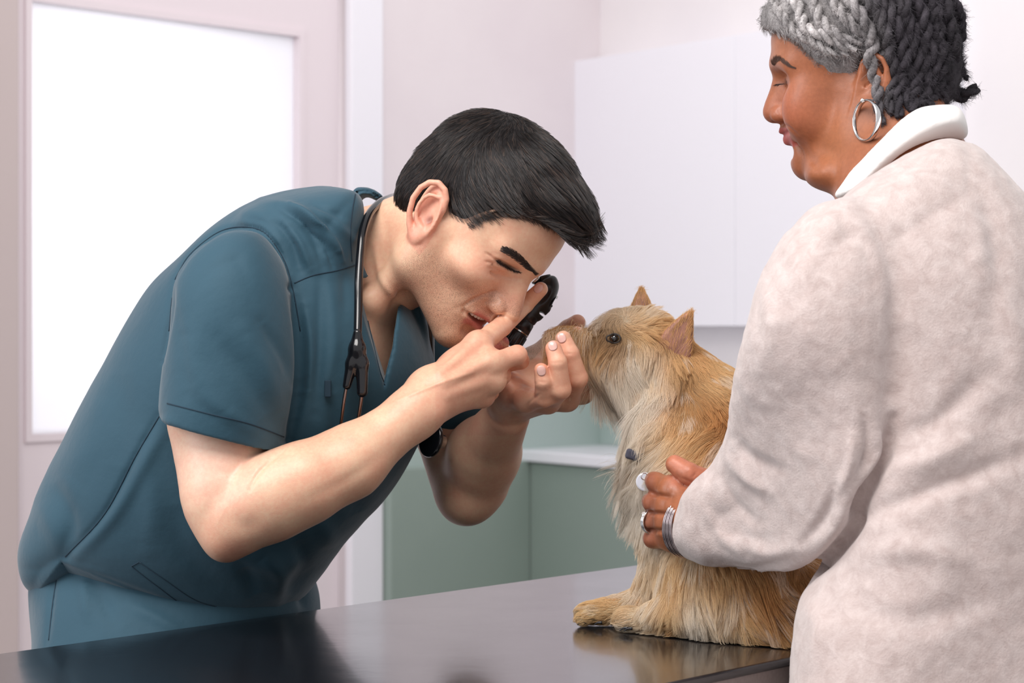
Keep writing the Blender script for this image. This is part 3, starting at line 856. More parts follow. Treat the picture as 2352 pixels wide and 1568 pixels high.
C = mixc(C, srgb(120, 60, 48), np.exp(-(np.linalg.norm(L-np.array([0, -76, -3]), axis=1)/7)**2)*.8)
C = mixc(C, srgb(226, 150, 128), onhead*np.exp(-(np.linalg.norm(L-np.array([108, 0, -20]), axis=1)/20)**2)*.6)
C = mixc(C, srgb(226, 158, 134), onhead*np.exp(-(np.linalg.norm(L-np.array([68, -46, 0]), axis=1)/22)**2)*.5)
beard = onhead*sm(-8, -34, L[:, 2]-.22*(L[:, 0]-30))*sm(-112, -86, L[:, 2])*sm(0, 30, L[:, 0]+2)*.75*(1-np.exp(-(np.linalg.norm(L-np.array([100, 0, -47]), axis=1)/20)**2)*.4)
C = mixc(C, srgb(190, 148, 124), np.clip(beard, 0, 1)*.55)
ba = man_body.data.attributes.new('Beard', 'FLOAT', 'POINT'); ba.data.foreach_set('value', np.clip(beard, 0, 1).astype(np.float32))
lip = onhead*np.clip(np.exp(-((L[:, 2]+44-.02*L[:, 1])/5)**2)*(L[:, 2] > -48)+np.exp(-((L[:, 2]+55+.1*np.abs(L[:, 1]))/5.0)**2)*(L[:, 2] <= -48), 0, 1)*sm(27, 20, np.abs(L[:, 1]))*sm(84, 89, L[:, 0])
C = mixc(C, srgb(196, 106, 100), np.clip(lip*1.3, 0, 1)*.85)
lash = stroke_w(V, N, [(1140, 597), (1158, 608), (1176, 617), (1190, 623)], 4.0)*(V[:, 1] < .26)
C = mixc(C, srgb(52, 34, 30), np.clip(lash*1.2, 0, 1)*.92)
sh = onhead*sm(8, -4, ((L[:, 0]-86)/68)**2*40+(L[:, 1]/170)**2*40+((L[:, 2]-20)/76)**2*40-40)*0
C = mixc(C, srgb(196, 140, 116), np.exp(-((q[:, 0]-900)/26)**2-((q[:, 1]-790)/60)**2)*.4)  # shade inside the neck opening, painted into the chest skin
set_col(man_body, np.clip(C, 0, 1))
tw = (0, -1, 0)
nail(IDX[3], IDX[2], .0080, (-.25, -.95, .2), m_nail, man_body)
nail(LPNK[3], LPNK[2], .0079, tw, m_nail, man_body); nail(LRNG[3], LRNG[2], .0088, tw, m_nail, man_body); nail(LMID[3], LMID[2], .0089, (-.2, -1, 0), m_nail, man_body)
# teeth behind the parted lips
m_tooth = simple('tooth', srgb(232, 226, 216), .25)
m_mouth = simple('mouth_dark', srgb(60, 18, 18), .5)
parts = []
for i in range(7):
    y = -20+i*4.9; x = 92.5-(y/22)**2*10-(.0 if i % 2 else .3)
    w = 2.3; parts.append(boxv((-2.6, -w, -4.4), (2.6, w, 3.6), HM.M/1000, HM((x-1.2, y, -46.2))))
t_ = pymesh('teeth', *join(parts), m_tooth, man_body); bevel(t_, .0011, 3); t_.data.polygons.foreach_set('use_smooth', [True]*len(t_.data.polygons))

# ---------------------------------------------------------------- the scrubs
def fabric(name, c1, c2, rough=.75, sheen=.3, weave=1400):
    m, n, l, b = new_mat(name)
    t = tex(n, l, 'ShaderNodeTexNoise', 4, 3); r = n.new('ShaderNodeValToRGB')
    r.color_ramp.elements[0].color = (*c1, 1); r.color_ramp.elements[1].color = (*c2, 1)
    r.color_ramp.elements[0].position = .3; r.color_ramp.elements[1].position = .7
    l.new(t.outputs[0], r.inputs[0]); l.new(r.outputs[0], b.inputs['Base Color'])
    b.inputs['Roughness'].default_value = rough; b.inputs['Sheen Weight'].default_value = sheen; b.inputs['Sheen Roughness'].default_value = .4
    b.inputs['Specular IOR Level'].default_value = .3
    w = tex(n, l, 'ShaderNodeTexNoise', weave, 2); bump(n, l, b, w.outputs[0], .12, .0003)
    w2 = tex(n, l, 'ShaderNodeTexNoise', 22, 5, .55); bump(n, l, b, w2.outputs[0], .28, .006)
    return m
m_scrub = fabric('teal_scrub_cloth', srgb(46, 78, 94), srgb(52, 85, 101), .7, .2)
m_stitch = simple('teal_stitching', srgb(22, 48, 64), .8)
S = Sculpt()
TORSO = [(832, 434), (730, 438), (648, 450), (575, 476), (500, 520), (448, 568), (400, 612), (352, 655), (306, 722), (262, 800), (212, 885), (166, 960), (126, 1040), (92, 1105), (74, 1160), (46, 1215), (22, 1290), (36, 1345), (62, 1396),
         (140, 1392), (300, 1420), (460, 1450), (600, 1440), (700, 1375), (735, 1325), (800, 1240), (868, 1165), (925, 1090), (968, 1010), (1000, 930), (1002, 850), (985, 770), (950, 700), (900, 640), (850, 560), (838, 490)]
S.add(inflate(TORSO, .325, .135, .190, tilt=(-.10, -.16), soft=4, Tb=.17), .01)
# near sleeve: a short wide cone of cloth around the upper arm
SLV = [(368, 960), (366, 900), (374, 830), (382, 745), (388, 690), (402, 635), (445, 575), (500, 540), (560, 525), (610, 545), (648, 600), (672, 670), (684, 750), (688, 840), (680, 910), (664, 975), (646, 1037), (510, 1000)]
c0, c1 = P(368, 958, .095), P(646, 1038, .095); hn = np.array([(c1-c0)[2], 0, -(c1-c0)[0]]); hn /= np.linalg.norm(hn)
if hn[2] > 0: hn = -hn
GS = Sculpt()
SLV = [(p_[0], p_[1]) for p_ in SLV[1:-2]]+[(660, 990), (630, 1120), (480, 1120), (376, 1060), (366, 990)]
GS.add(inflate(SLV, .095, .070, .088, soft=2, Tb=.13), .012)
GS.clip(half((c0+c1)/2, hn), .0012)
GS.sub(cone(P(518, 1100, .075), P(512, 960, .102), .058, .0600), .002)
GS.sub(cone(P(512, 960, .102), P(514, 900, .108), .0600, .050), .002)
S.add(GS.prim(), .006)
# shoulder yoke that joins the sleeve to the collar
S.add(inflate([(560, 500), (640, 470), (740, 450), (820, 442), (838, 500), (818, 600), (770, 640), (690, 640), (640, 590)], .20, .07, .085, soft=2), .02)
# far sleeve
S.add(cone(P(930, 800, .45), P(1055, 925, .425), .075, .062), .02)
# neck opening with a V
S.sub(cone(HM(0, 0, -6), P(838, 560, .275), .068, .070), .004)
S.sub(cone(P(850, 500, .285), P(845, 640, .25), .064, .05), .006)
S.sub(wedge([(826, 640), (922, 640), (908, 800), (889, 884), (848, 740)], .23, .08, .33), .0025)
S.add(inflate([(920, 690), (966, 698), (986, 770), (965, 850), (925, 887), (892, 889), (902, 850), (914, 780)], .262, .02, .022, soft=1, Tb=.08), .004)
# far rim of the collar standing away from the nape
S.add(inflate([(812, 436), (836, 431), (860, 437), (884, 456), (882, 468), (868, 462), (850, 452), (835, 452), (822, 470), (812, 475)], .335, .012, .05, soft=1, res=.0015), .004)
# open lower hem
S.clip(Prim(lambda X, Y, Z: 0*X+0*Y+(.905-Z), [-9]*3, [9]*3), .002)
V, Fq = S.mesh(.0023)
V = relax(V, Fq, 2, .5)
top = mesh_np('scrub_top', V, Fq, m_scrub, man)
def smooth_noise_disp(o, amp, freq, sel=None):
    V, N = get_vn(o); D = noise3(V, freq)*amp
    if sel is not None: D *= sel(V)
    set_v(o, V+N*D[:, None])
smooth_noise_disp(top, .0022, 14)
F_ = 1
carve(top, [
    # folds fanning over the shoulder towards the collar
    ([(600, 462), (680, 480), (740, 520)], 11, 3.5), ([(640, 475), (700, 515), (745, 580)], 8, -5.5), ([(668, 472), (725, 508), (775, 575)], 7, 6), ([(700, 520), (745, 560), (765, 612)], 5, -4.5), ([(720, 505), (765, 545), (788, 600)], 5, 3.5), ([(650, 505), (690, 560), (712, 618)], 8, 4), ([(680, 500), (722, 560), (742, 610)], 8, -4),
    ([(700, 478), (760, 505), (810, 550)], 10, 3), ([(720, 470), (790, 500)], 8, -2.5), ([(620, 500), (668, 555), (690, 620)], 10, -5), ([(600, 520), (640, 560), (668, 630)], 8, 3.5),
    ([(560, 490), (620, 505), (660, 560)], 12, 2.5),
    # armhole and the deep valley between sleeve and chest
    ([(402, 640), (435, 585), (500, 532), (560, 520), (610, 535), (650, 590), (672, 660)], 6, -4), ([(672, 660), (690, 760), (694, 860), (684, 930), (664, 1010)], 11, -10), ([(700, 700), (712, 800), (705, 900)], 12, 4.5),
    ([(372, 830), (386, 745), (400, 650)], 6, -4),
    # sleeve folds
    ([(430, 760), (450, 850), (520, 950)], 26, 3), ([(500, 780), (560, 860), (620, 960)], 22, -3.5), ([(560, 760), (610, 850), (648, 950)], 20, 3.5), ([(600, 740), (650, 820), (670, 880)], 13, -3),
    ([(400, 700), (420, 800), (430, 900)], 18, -2), ([(450, 900), (540, 960), (600, 1000)], 18, 2),
    # chest panel beside the stethoscope
    ([(755, 640), (765, 780), (745, 900)], 16, 3), ([(735, 640), (735, 800), (725, 950)], 12, -3.5), ([(790, 620), (795, 720)], 12, -2), ([(760, 900), (770, 1000), (750, 1080)], 18, -4),
    # back and side drape
    ([(365, 955), (310, 1050), (240, 1180), (150, 1280)], 9, -3.5), ([(385, 970), (335, 1060), (265, 1180), (180, 1275)], 16, 4),
    ([(270, 850), (285, 960), (270, 1080)], 30, -3), ([(230, 900), (215, 1000), (160, 1100)], 30, 3), ([(120, 1100), (160, 1200), (145, 1290)], 20, -4),
    ([(85, 1150), (130, 1230), (140, 1290)], 22, 3), ([(330, 1000), (350, 1150), (340, 1260)], 26, 3), ([(400, 1150), (420, 1260), (520, 1360)], 30, -3),
    ([(600, 1270), (640, 1320), (640, 1390)], 20, 5), ([(560, 1300), (590, 1370)], 18, -5), ([(680, 1240), (700, 1300), (660, 1370)], 22, -6), ([(740, 1190), (760, 1260)], 22, 4),
    ([(800, 1110), (830, 1180)], 26, -4), ([(880, 1060), (850, 1120)], 18, 3), ([(150, 1300), (260, 1340), (400, 1395), (500, 1420)], 10, -3), ([(500, 1220), (600, 1290), (740, 1300)], 30, 4),
], ylim=.40)
V, N = get_vn(top)
# lift the front hem into its curved line: the part of the cloth below the hem line is drawn in under it
q = proj(V)
hem = np.interp(q[:, 0], [20, 60, 140, 240, 330, 430, 520, 600, 700, 740], [1300, 1398, 1288, 1330, 1368, 1412, 1432, 1420, 1368, 1330])
below = np.clip((q[:, 1]-hem)/40, 0, 1)
V[:, 1] += below*.030*(V[:, 1] < .45)*np.sign(.33-V[:, 1]).clip(-1, 1)
V[:, 0] += below*.02*((q[:, 0] < 140)*1.0)*(q[:, 0] > 64)
set_v(top, V)
bv_top = bvh_of(top)
SEAMS = [[(838, 706), (852, 770), (872, 850), (884, 884)],[(402, 642), (435, 586), (500, 534), (560, 521), (610, 536), (650, 592), (672, 662), (690, 760)], [(366, 955), (310, 1050), (240, 1180), (150, 1278)], [(676, 650), (720, 632), (770, 622), (816, 608)],
         [(816, 446), (808, 490), (805, 540), (808, 600)], [(384, 926), (480, 950), (570, 972), (652, 1003)],
         [(302, 1300), (360, 1345), (430, 1392), (520, 1412)], [(320, 1290), (380, 1332), (450, 1378), (522, 1398)], [(302, 1300), (320, 1290)], [(520, 1412), (522, 1398)], [(388, 760), (396, 680), (410, 640)]]
for s_ in SEAMS: seam_on('stitched_seam', bv_top, s_, .0007, m_stitch, top, 50, .0001)
# small pen loop tab on the chest
p0, n0 = hit(bv_top, 752, 890)
V, F = boxv((-.004, -.0015, -.009), (.004, .0015, .009), None, p0+n0*.001); V = [v+p0*0 for v in V]
V, F = boxv(p0+[-.003, -.003, -.010], p0+[.004, .0, .008]); bevel(pymesh('pen_loop', V, F, m_stitch, top), .001)
# trousers down to the shoes
S = Sculpt()
TR = [(90, 1290), (76, 1385), (86, 1480), (105, 1620), (700, 1620), (735, 1420), (733, 1360), (712, 1310), (640, 1180), (260, 1150)]
S.add(inflate(TR, .385, .10, .155, soft=3), .01)
for sx in (-1, 1):
    hx = P(390, 1430, .38)[0]; hy = .38+sx*.085
    S.add(cone([hx+.01+.02*sx, hy, .86], [hx+.04, hy, .48], .105, .078), .05)
    S.add(cone([hx+.04, hy, .48], [hx-.01, hy+.01, .09], .078, .068), .04)
S.sub(half(np.array([0, 0, .07]), (0, 0, 1)), .002)
V, Fq = S.mesh(.0045); V = relax(V, Fq, 2, .5)
trs = mesh_np('trousers', V, Fq, m_scrub, man)
smooth_noise_disp(trs, .003, 16)
carve(trs, [([(130, 1290), (118, 1380), (108, 1475)], 7, -3), ([(190, 1330), (200, 1420)], 12, 4), ([(220, 1340), (260, 1430)], 14, -4), ([(300, 1390), (420, 1450)], 14, 4), ([(690, 1340), (700, 1400)], 12, -5)])
bv = bvh_of(trs)
seam_on('stitched_seam', bv, [(136, 1298), (122, 1380), (112, 1470)], .0008, m_stitch, trs, 30, .0001)
m_shoe = simple('clog_rubber', srgb(30, 34, 40), .5)
for sx in (-1, 1):
    hx = P(390, 1430, .38)[0]-.01; hy = .38+.01+sx*.085
    S = Sculpt(); S.add(cone([hx-.03, hy, .042], [hx+.16, hy, .036], .042, .036), .01); S.add(ell([hx+.0, hy, .065], [.06, .042, .04]), .02)
    S.sub(half([0, 0, 0.0005], (0, 0, 1)), .002)
    V, Fq = S.mesh(.004); mesh_np('shoe', V, Fq, m_shoe, man)

# ---------------------------------------------------------------- the man's hair and brows
m_hairbase = simple('hair_base_dark', srgb(26, 21, 21), .6, spec=.3)
S = Sculpt()
e = lambda c, r: ell(HM(c), np.array(r)/1000, HM.M)
S.add(e((-4, 0, 56), (94, 77, 79)), .01)
S.add(e((-40, 0, 10), (54, 66, 60)), .02)
S.add(e((20, 0, 86), (66, 64, 47)), .02)
S.add(e((60, 0, 100), (38, 50, 27)), .015)
S.add(e((82, 6, 97), (19, 40, 20)), .01)
S.sub(e((95, 0, 18), (70, 170, 70)), .006)
S.sub(e((30, 0, -30), (46, 120, 56)), .010)
S.sub(e((-13, -84, -6), (25, 30, 42)), .006); S.sub(e((-13, 84, -6), (25, 30, 42)), .006)
S.sub(half(HM(-50, 0, -46), HM.M@np.array([.15, 0, 1.])), .006)
V, Fq = S.mesh(.0022); V = relax(V, Fq, 2, .5)
mhair = mesh_np('hair', V, Fq, m_hairbase, man)
V, N = get_vn(mhair)
def sample_mesh(o, n, seed=1, wfun=None):
    V, N = get_vn(o); me = o.data; me.calc_loop_triangles(); nf = len(me.loop_triangles)
    li = np.empty(nf*3, np.int32); me.loop_triangles.foreach_get('vertices', li)
    Fq = li.reshape(nf, 3)[:, [0, 1, 2, 2]]; a, b, c, d = [V[Fq[:, i]] for i in range(4)]
    ar = np.linalg.norm(np.cross(b-a, c-a), axis=1)+np.linalg.norm(np.cross(c-a, d-a), axis=1)
    if wfun is not None: ar = ar*wfun((a+c)/2, N[Fq[:, 0]])
    rg = np.random.default_rng(seed); f = rg.choice(nf, n, p=ar/ar.sum()); u, v = rg.random(n)[:, None], rg.random(n)[:, None]
    Pn = (a[f]*(1-u)+b[f]*u)*(1-v)+(d[f]*(1-u)+c[f]*u)*v
    nn = N[Fq[f, 0]]*(1-u)*(1-v)+N[Fq[f, 1]]*u*(1-v)+N[Fq[f, 2]]*u*v+N[Fq[f, 3]]*(1-u)*v
    return Pn, nn/np.linalg.norm(nn, axis=1)[:, None]
def nearest(A, B):
    from mathutils.kdtree import KDTree
    k = KDTree(len(B))
    for i, p in enumerate(B): k.insert(p, i)
    k.balance(); return np.array([k.find(p)[1] for p in A])
def norm(v): return v/(np.linalg.norm(v, axis=-1, keepdims=True)+1e-12)
def grow(Pn, Nn, D, L, lift, k=7, grav=0.0, wob=.15, freq=60, clump=None, clumpk=.6, seed=2, bend=None):
    """strands that start along the surface direction D, lifted off it, drooping and clumping"""
    n = len(Pn); T = norm(D-Nn*(D*Nn).sum(1)[:, None]); lift = np.broadcast_to(lift, n)[:, None]
    dir_ = norm(T+Nn*lift); out = [Pn]; p = Pn; L = np.broadcast_to(L, n)
    W = np.stack([noise3(Pn+i*7.3, freq) for i in range(3)], 1)
    for i in range(1, k):
        t = i/(k-1)
        d2 = norm(dir_+np.array([0, 0, -grav])*t+W*wob*t+(0 if bend is None else bend*t)-Nn*lift*t*.9)
        p = p+d2*(L/(k-1))[:, None]; out.append(p)
    S_ = np.stack(out, 1)
    if clump is not None:
        rg = np.random.default_rng(seed); c = rg.choice(n, clump, replace=False); near_ = nearest(Pn, Pn[c]); G = S_[c][near_]
        t = (np.linspace(0, 1, k)**1.3)[None, :, None]*clumpk
        S_ = S_*(1-t)+G*t
    return S_
Pn, Nn = sample_mesh(mhair, 42000, 5)
Lc = HM.inv(Pn)
whorl = np.array([-70, -5, 110.])
D = Lc-whorl; D[:, 2] -= 10
# on the top and sides the hair is combed forward over the brow, behind the ear it falls to the nape
fwd = sm(-60, 10, Lc[:, 0])[:, None]
D = norm(D)*(1-fwd*.6)+fwd*np.array([1.0, 0, .35])*.9
D[:, 2] -= sm(20, -40, Lc[:, 0])*.9
D += np.stack([noise3(Pn, 22), noise3(Pn+5, 22), noise3(Pn+9, 22)], 1)*.35
D = norm(D)@HM.M.T
lenr = .012+.016*sm(-20, 80, Lc[:, 0])+.006*rng.random(len(Pn))
lenr *= np.where(Lc[:, 2] < 30, .55, 1)
Sx = grow(Pn-Nn*.0003, Nn, D, lenr, .3+.15*sm(60, 100, Lc[:, 0]), 7, 0, .3, 45, 2600, .5)
v = rng.random(len(Pn))
hc = srgb(30, 24, 24)[None]*(.6+.9*v[:, None]); hc[v > .90] = srgb(104, 82, 70)
m_hair = hair_mat('dark_hair', .35, .6)
hair_obj('hair_strands', Sx, .00012, m_hair, mhair, hc, .35)
# short hairs fading over the hairline at the temple
def hl(c_, n_):
    l_ = HM.inv(c_); g = np.sqrt(((l_[:, 0]-95)/70)**2+(l_[:, 1]/170)**2+((l_[:, 2]-18)/70)**2)
    return np.where((g > .93) & (g < 1.03) & (l_[:, 2] > 24) & (l_[:, 1] < 20) & (l_[:, 0] > 16), 1., 0.)*(c_[:, 1] < .3)
Pn, Nn = sample_mesh(man_body, 2600, 15, hl); Lc = HM.inv(Pn)
D = np.where((Lc[:, 0] > 0)[:, None], np.array([.9, 0, .3]), np.array([.2, 0, -1.]))@HM.M.T+rng.standard_normal((len(Pn), 3))*.2
hair_obj('hair_strands', grow(Pn, Nn, norm(D), .007*(.5+.7*rng.random(len(Pn))), .12, 5, 0, .2), .00008, m_hair, mhair, np.tile(srgb(40, 30, 28), (len(Pn), 1)), .3)
# eyebrows
def brow(pts, o_bv, n, ln, wpx, name, col, parent, mat, ang=.35, jit=.5, seed=4, rad=.00022):
    rg = np.random.default_rng(seed); sp = spline(pts, 60); PP, NN, DD = [], [], []
    for _ in range(n):
        t = rg.random()*.97; i = int(t*58); c = sp[i]; d = sp[i+1]-sp[i]; d /= np.linalg.norm(d); nrm = np.array([-d[1], d[0]])
        w = wpx*math.sin(min(1, (t+.12)*1.05)*math.pi)**.5*(rg.random()*2-1)
        u = c+nrm*w; p, nn = hit(o_bv, *u)
        if p is None: continue
        a = ang*(-w/wpx)+jit*(rg.random()-.5); dd = d*math.cos(a)+nrm*math.sin(a)
        PP.append(p); NN.append(nn); DD.append([dd[0], 0, -dd[1]])
    if len(PP) < 5: return None
    PP, NN, DD = map(np.array, (PP, NN, DD))
    S_ = grow(PP, NN, DD, ln, .25, 5, 0, .2)
    return hair_obj(name, S_, rad, mat, parent, np.tile(col, (len(PP), 1)))
bv_man = bvh_of(man_body)
brow([(1150, 570), (1172, 579), (1196, 597), (1216, 617), (1230, 632)], bv_man, 900, .0068, 10.5, 'eyebrow', srgb(44, 32, 28), man_body, m_hair, .5, rad=.00014)
brow([(1286, 606), (1274, 618), (1262, 628)], bv_man, 240, .006, 5, 'eyebrow', srgb(38, 28, 26), man_body, m_hair, .5, seed=8)
brow([(1139, 598), (1158, 610), (1178, 620), (1192, 625)], bv_man, 160, .0052, 2, 'eyelashes', srgb(24, 18, 18), man_body, m_hair, 1.2, seed=9)
# ---------------------------------------------------------------- eye scope (ophthalmoscope)
m_plastic = simple('black_plastic', (.012, .012, .014), .32, spec=.5)
m_chrome = simple('polished_metal', (.75, .74, .73), .15, 1.0)
SY = .258
a_, b_ = P(1171, 793, .250), P(1270, 638, SY); ax = b_-a_; ax /= np.linalg.norm(ax); KS = 1.13
scope = empty('eye_scope', tuple(a_))
tag(scope, 'black handheld eye scope with a thin silver ring, gripped before the nose and far eye', 'instrument')
side = np.cross(ax, [0, 1, 0]); side /= np.linalg.norm(side)
if side[0] < 0: side = -side
SO = np.array([[side[i], [0, 1, 0][i], ax[i]] for i in range(3)])     # local: x away from face, y depth, z along the handle
oo = a_
mm_ = lambda x, y, z: oo+SO@(np.array([x, y, z])*KS/1000)
kl = lambda pr: [(t_*KS, r_*KS) for t_, r_ in pr]
se = lambda c, r: ell(mm_(*c), np.array(r)*KS, SO)
sc1 = lambda a, b, ra, rb: cone(mm_(*a), mm_(*b), ra*KS, rb*KS)
V, F = lathe(kl([(0, .0050), (.0015, .0084), (.006, .0100), (.0145, .0104), (.016, .0100)]), oo, oo+ax, 40); pymesh('battery_cap', V, F, m_plastic, scope, True)
V, F = lathe(kl([(.016, .0105), (.0172, .0105)]), oo, oo+ax, 40); pymesh('silver_ring', V, F, m_chrome, scope)
V, F = lathe(kl([(.0172, .0103), (.028, .0098), (.0285, .0092), (.0295, .0092), (.030, .0098), (.036, .0104), (.040, .0100)]), oo, oo+ax, 40); pymesh('handle', V, F, m_plastic, scope, True)
parts = [boxv((-.9, -.35, 2.5), (-.0, .35, 14), SO@np.diag([.001*KS]*3), oo+SO@np.array([math.cos(k)*.0110*KS, math.sin(k)*.0106*KS, 0])) for k in np.arange(0, 6.2, .42)]
pymesh('grip_rib', *join(parts), m_plastic, scope)
S = Sculpt()
S.add(sc1((0, 0, 38), (1.5, 0, 50), .0104, .0112), .003)
S.add(sc1((7, 0, 40), (8, 0, 50), .0058, .0072), .003)
S.add(se((1.0, 0, 61), (.0105, .0125, .0205)), .006)
S.add(se((6, 0, 60), (.0065, .013, .0165)), .004)
S.add(se((-4.5, 0, 62), (.003, .010, .014)), .003)
S.sub(se((1.0, -13.6, 62), (.0055, .0022, .0145)), .0012)
S.sub(se((10, 0, 43), (.0035, .02, .0016)), .001)
V, Fq = S.mesh(.0009); V = relax(V, Fq, 1, .4); mesh_np('head', V, Fq, m_plastic, scope)
V, F = lathe(kl([(0, .0072), (.002, .0072), (.002, .0080), (.0030, .0080)]), mm_(10, 0, 58), mm_(20, 0, 58), 36); pymesh('lens_wheel', V, F, m_plastic, scope, True)
for z_, w_, x_ in ((65, 1.7, 12.6), (55, 1.2, 13)):
    V, F = boxv((-1.0, -3, -w_), (2.0, 3, w_), SO@np.diag([.001]*3), mm_(x_, 0, z_)); bevel(pymesh('dial_tab', V, F, m_chrome if z_ == 65 else m_plastic, scope), .0004)
V, F = lathe([(0, .0050), (.009, .0052), (.009, .0060), (.012, .0060)], mm_(-4, 0, 66), mm_(-14, -1, 69), 30); pymesh('eyepiece', V, F, m_chrome, scope, True)
V, F = lathe([(0, .0070), (.005, .0072), (.008, .0062)], mm_(-3, 0, 72), mm_(-11, 0, 80), 30); pymesh('brow_rest', V, F, m_black, scope, True)
# ---------------------------------------------------------------- stethoscope
m_tube = simple('glossy_black_tubing', (.006, .006, .008), .16, coat=.3)
m_tubemetal = simple('bronze_tint_metal', srgb(150, 124, 116), .22, 1.0)
steth = empty('stethoscope', tuple(P(822, 800, .12)))
tag(steth, 'black stethoscope hanging round the neck of the person in teal scrubs', 'stethoscope')
def surf(px, py, off, fallback):
    best = None
    for bv_ in (bv_top, bv_man):
        p, n_ = hit(bv_, px, py)
        if p is not None and (best is None or p[1] < best[1]): best = p
    return best[1]-off if best is not None and best[1] < .4 else fallback
path = [(905, 452, .33), (892, 456, .29), (872, 466, .245), (848, 492, .20), (834, 530, .175), (828, 580, .16), (824, 640, .145), (823, 700, .135), (822, 750, .125), (821, 790, .118)]
pth = []
for u, v_, y in path:
    ys = surf(u, v_, .0045, y) if v_ > 500 else y
    pth.append((u, v_, min(y, ys)))
# keep it a smooth hanging line
ys = np.array([p[2] for p in pth]); ys[1:-1] = np.minimum(ys[1:-1], (ys[:-2]+ys[2:])/2+.004)
tp = np.array([P(p[0], p[1], y) for p, y in zip(pth, ys)])
tube_obj('tubing', spline(tp, 60), .0045, m_tube, steth, 18)
yj = ys[-1]; ybr = min(yj, surf(800, 900, .006, yj), surf(830, 900, .006, yj))
S = Sculpt()
S.add(cone(P(821, 765, yj), P(820, 800, yj), .0047, .0085), .004)
S.add(cone(P(820, 800, yj), P(808, 835, ybr), .0085, .0062), .004); S.add(cone(P(808, 835, ybr), P(797, 885, ybr), .0065, .0046), .004)
S.add(cone(P(822, 800, yj), P(832, 835, ybr), .0075, .0068), .004); S.add(cone(P(832, 835, ybr), P(832, 900, ybr-.002), .0068, .0058), .004)
V, Fq = S.mesh(.0009); V = relax(V, Fq, 1, .4); mesh_np('yoke', V, Fq, m_tube, steth)
tube_obj('ear_tube', spline(np.array([P(797, 880, ybr), P(790, 920, ybr), P(785, 960, ybr+.004), P(778, 1010, ybr+.012), P(770, 1040, ybr+.02)]), 20), .0018, m_tubemetal, steth, 14)
tube_obj('ear_tube', spline(np.array([P(832, 896, ybr-.002), P(828, 930, ybr), P(822, 965, ybr+.004), P(812, 1000, ybr+.012), P(806, 1030, ybr+.02)]), 20), .0020, m_tubemetal, steth, 14)
# far strand and chest piece
tube_obj('tubing', spline(np.array([P(905, 452, .33), P(940, 520, .40), P(975, 640, .385), P(988, 740, .36), P(990, 800, .345), P(992, 900, .325), P(990, 965, .31)]), 50), .0042, m_tube, steth, 16)
cpc = P(985, 1008, .285); cn_ = norm(np.array([-.78, -.6, .18]))
up_ = np.cross(cn_, [0, 1, .0]); 
V, F = lathe([(0, .0), (.001, .016), (.002, .0195), (.0045, .0205), (.007, .0195), (.0075, .0165)], cpc+cn_*.0, cpc-cn_, 44)
V, F = lathe([(0, .0165), (.0005, .0195), (.003, .0208), (.006, .0195), (.0065, .017)], cpc, cpc-cn_, 44); pymesh('diaphragm_rim', V, F, m_tube, steth, True)
V, F = lathe([(0, .0001), (.0001, .0168)], cpc-cn_*.0004, cpc-cn_*1.0, 44); pymesh('diaphragm', V, F, simple('dark_blue_membrane', srgb(28, 46, 62), .3), steth, True)
V, F = lathe([(.0062, .0165), (.009, .0150), (.014, .0085), (.020, .0075), (.022, .005)], cpc, cpc-cn_, 40); pymesh('bell', V, F, m_chrome, steth, True)
tube_obj('stem', np.array([cpc-cn_*.014, cpc-cn_*.015+[0, .002, .012], P(990, 965, .31)]), .003, m_chrome, steth, 12)

# ---------------------------------------------------------------- the woman in the woolly sweater
m_skin_w = skin_mat('skin_brown', .40, .10)
woman = empty('person', tuple(P(2120, 1450, -.12)*[1, 1, 0]))
tag(woman, 'person with short grey twisted hair, hoop earring and beige wool sweater, holding the dog', 'person')
S = Sculpt()
head(S, HW, 1, False)
S.add(cone(HW(-14, 0, -24), P(2105, 420, .03), .054, .062), .03)
S.add(cone(HW(28, 0, -70), P(2030, 440, .05), .030, .05), .03)
DC_ = Sculpt(); DC_.add(ell(P(1902, 400, .082), (.024, .036, .0165))); S.add(DC_.prim(), .013)
S.add(ell(P(2190, 720, -.07), (.10, .06, .12)), .05)
S.add(cone(P(2190, 720, -.07), P(2220, 1000, -.10), .06, .06), .05)
S.add(cone(P(2040, 640, -.09), P(1900, 1000, -.13), .040, .040), .03)
S.add(cone(P(1900, 1000, -.13), P(1850, 1170, -.09), .034, .026), .02)
S.add(cone(P(1850, 1175, -.09), P(1740, 1200, -.02), .026, .024), .02); S.add(cone(P(1740, 1200, -.02), P(1640, 1205, .003), .024, .027), .02); S.add(cone(P(1640, 1205, .0), P(1610, 1203, .02), .027, .0265), .01)
WI = [(1546, 1122, .044), (1507, 1108, .068), (1502, 1104, .106), (1520, 1104, .13)]
WM = [(1540, 1162, .042), (1500, 1155, .066), (1495, 1152, .106), (1512, 1152, .13)]
WR = [(1539, 1201, .045), (1498, 1198, .068), (1493, 1196, .106), (1510, 1196, .13)]
WP = [(1542, 1238, .052), (1500, 1237, .074), (1496, 1236, .108), (1512, 1234, .125)]
WT = [(1640, 1160, .045), (1622, 1106, .030), (1582, 1087, .026), (1550, 1066, .034)]
for f_, r_ in ((WI, 13.5), (WM, 13.5), (WR, 13), (WP, 12)): S.add(cone(P(1608, 1200, .022), Q(f_[0]), .0265, r_/1000), .014)
S.add(ell(P(1563, 1185, .046), (.024, .017, .030)), .015)
for f_, r_ in ((WI, (11.6, 10.2, 9.0, 8)), (WM, (11.4, 10.0, 9.0, 8)), (WR, (11.0, 9.6, 8.8, 8)), (WP, (11, 9.6, 8.4, 7.2))): finger(S, f_, r_, .006, .004)
finger(S, WT, (15, 12.5, 11, 9.6), .014)
for m_ in (WI, WM, WR): S.add(ell(P(m_[0][0]-4, m_[0][1], m_[0][2]-.004), .0125), .006)
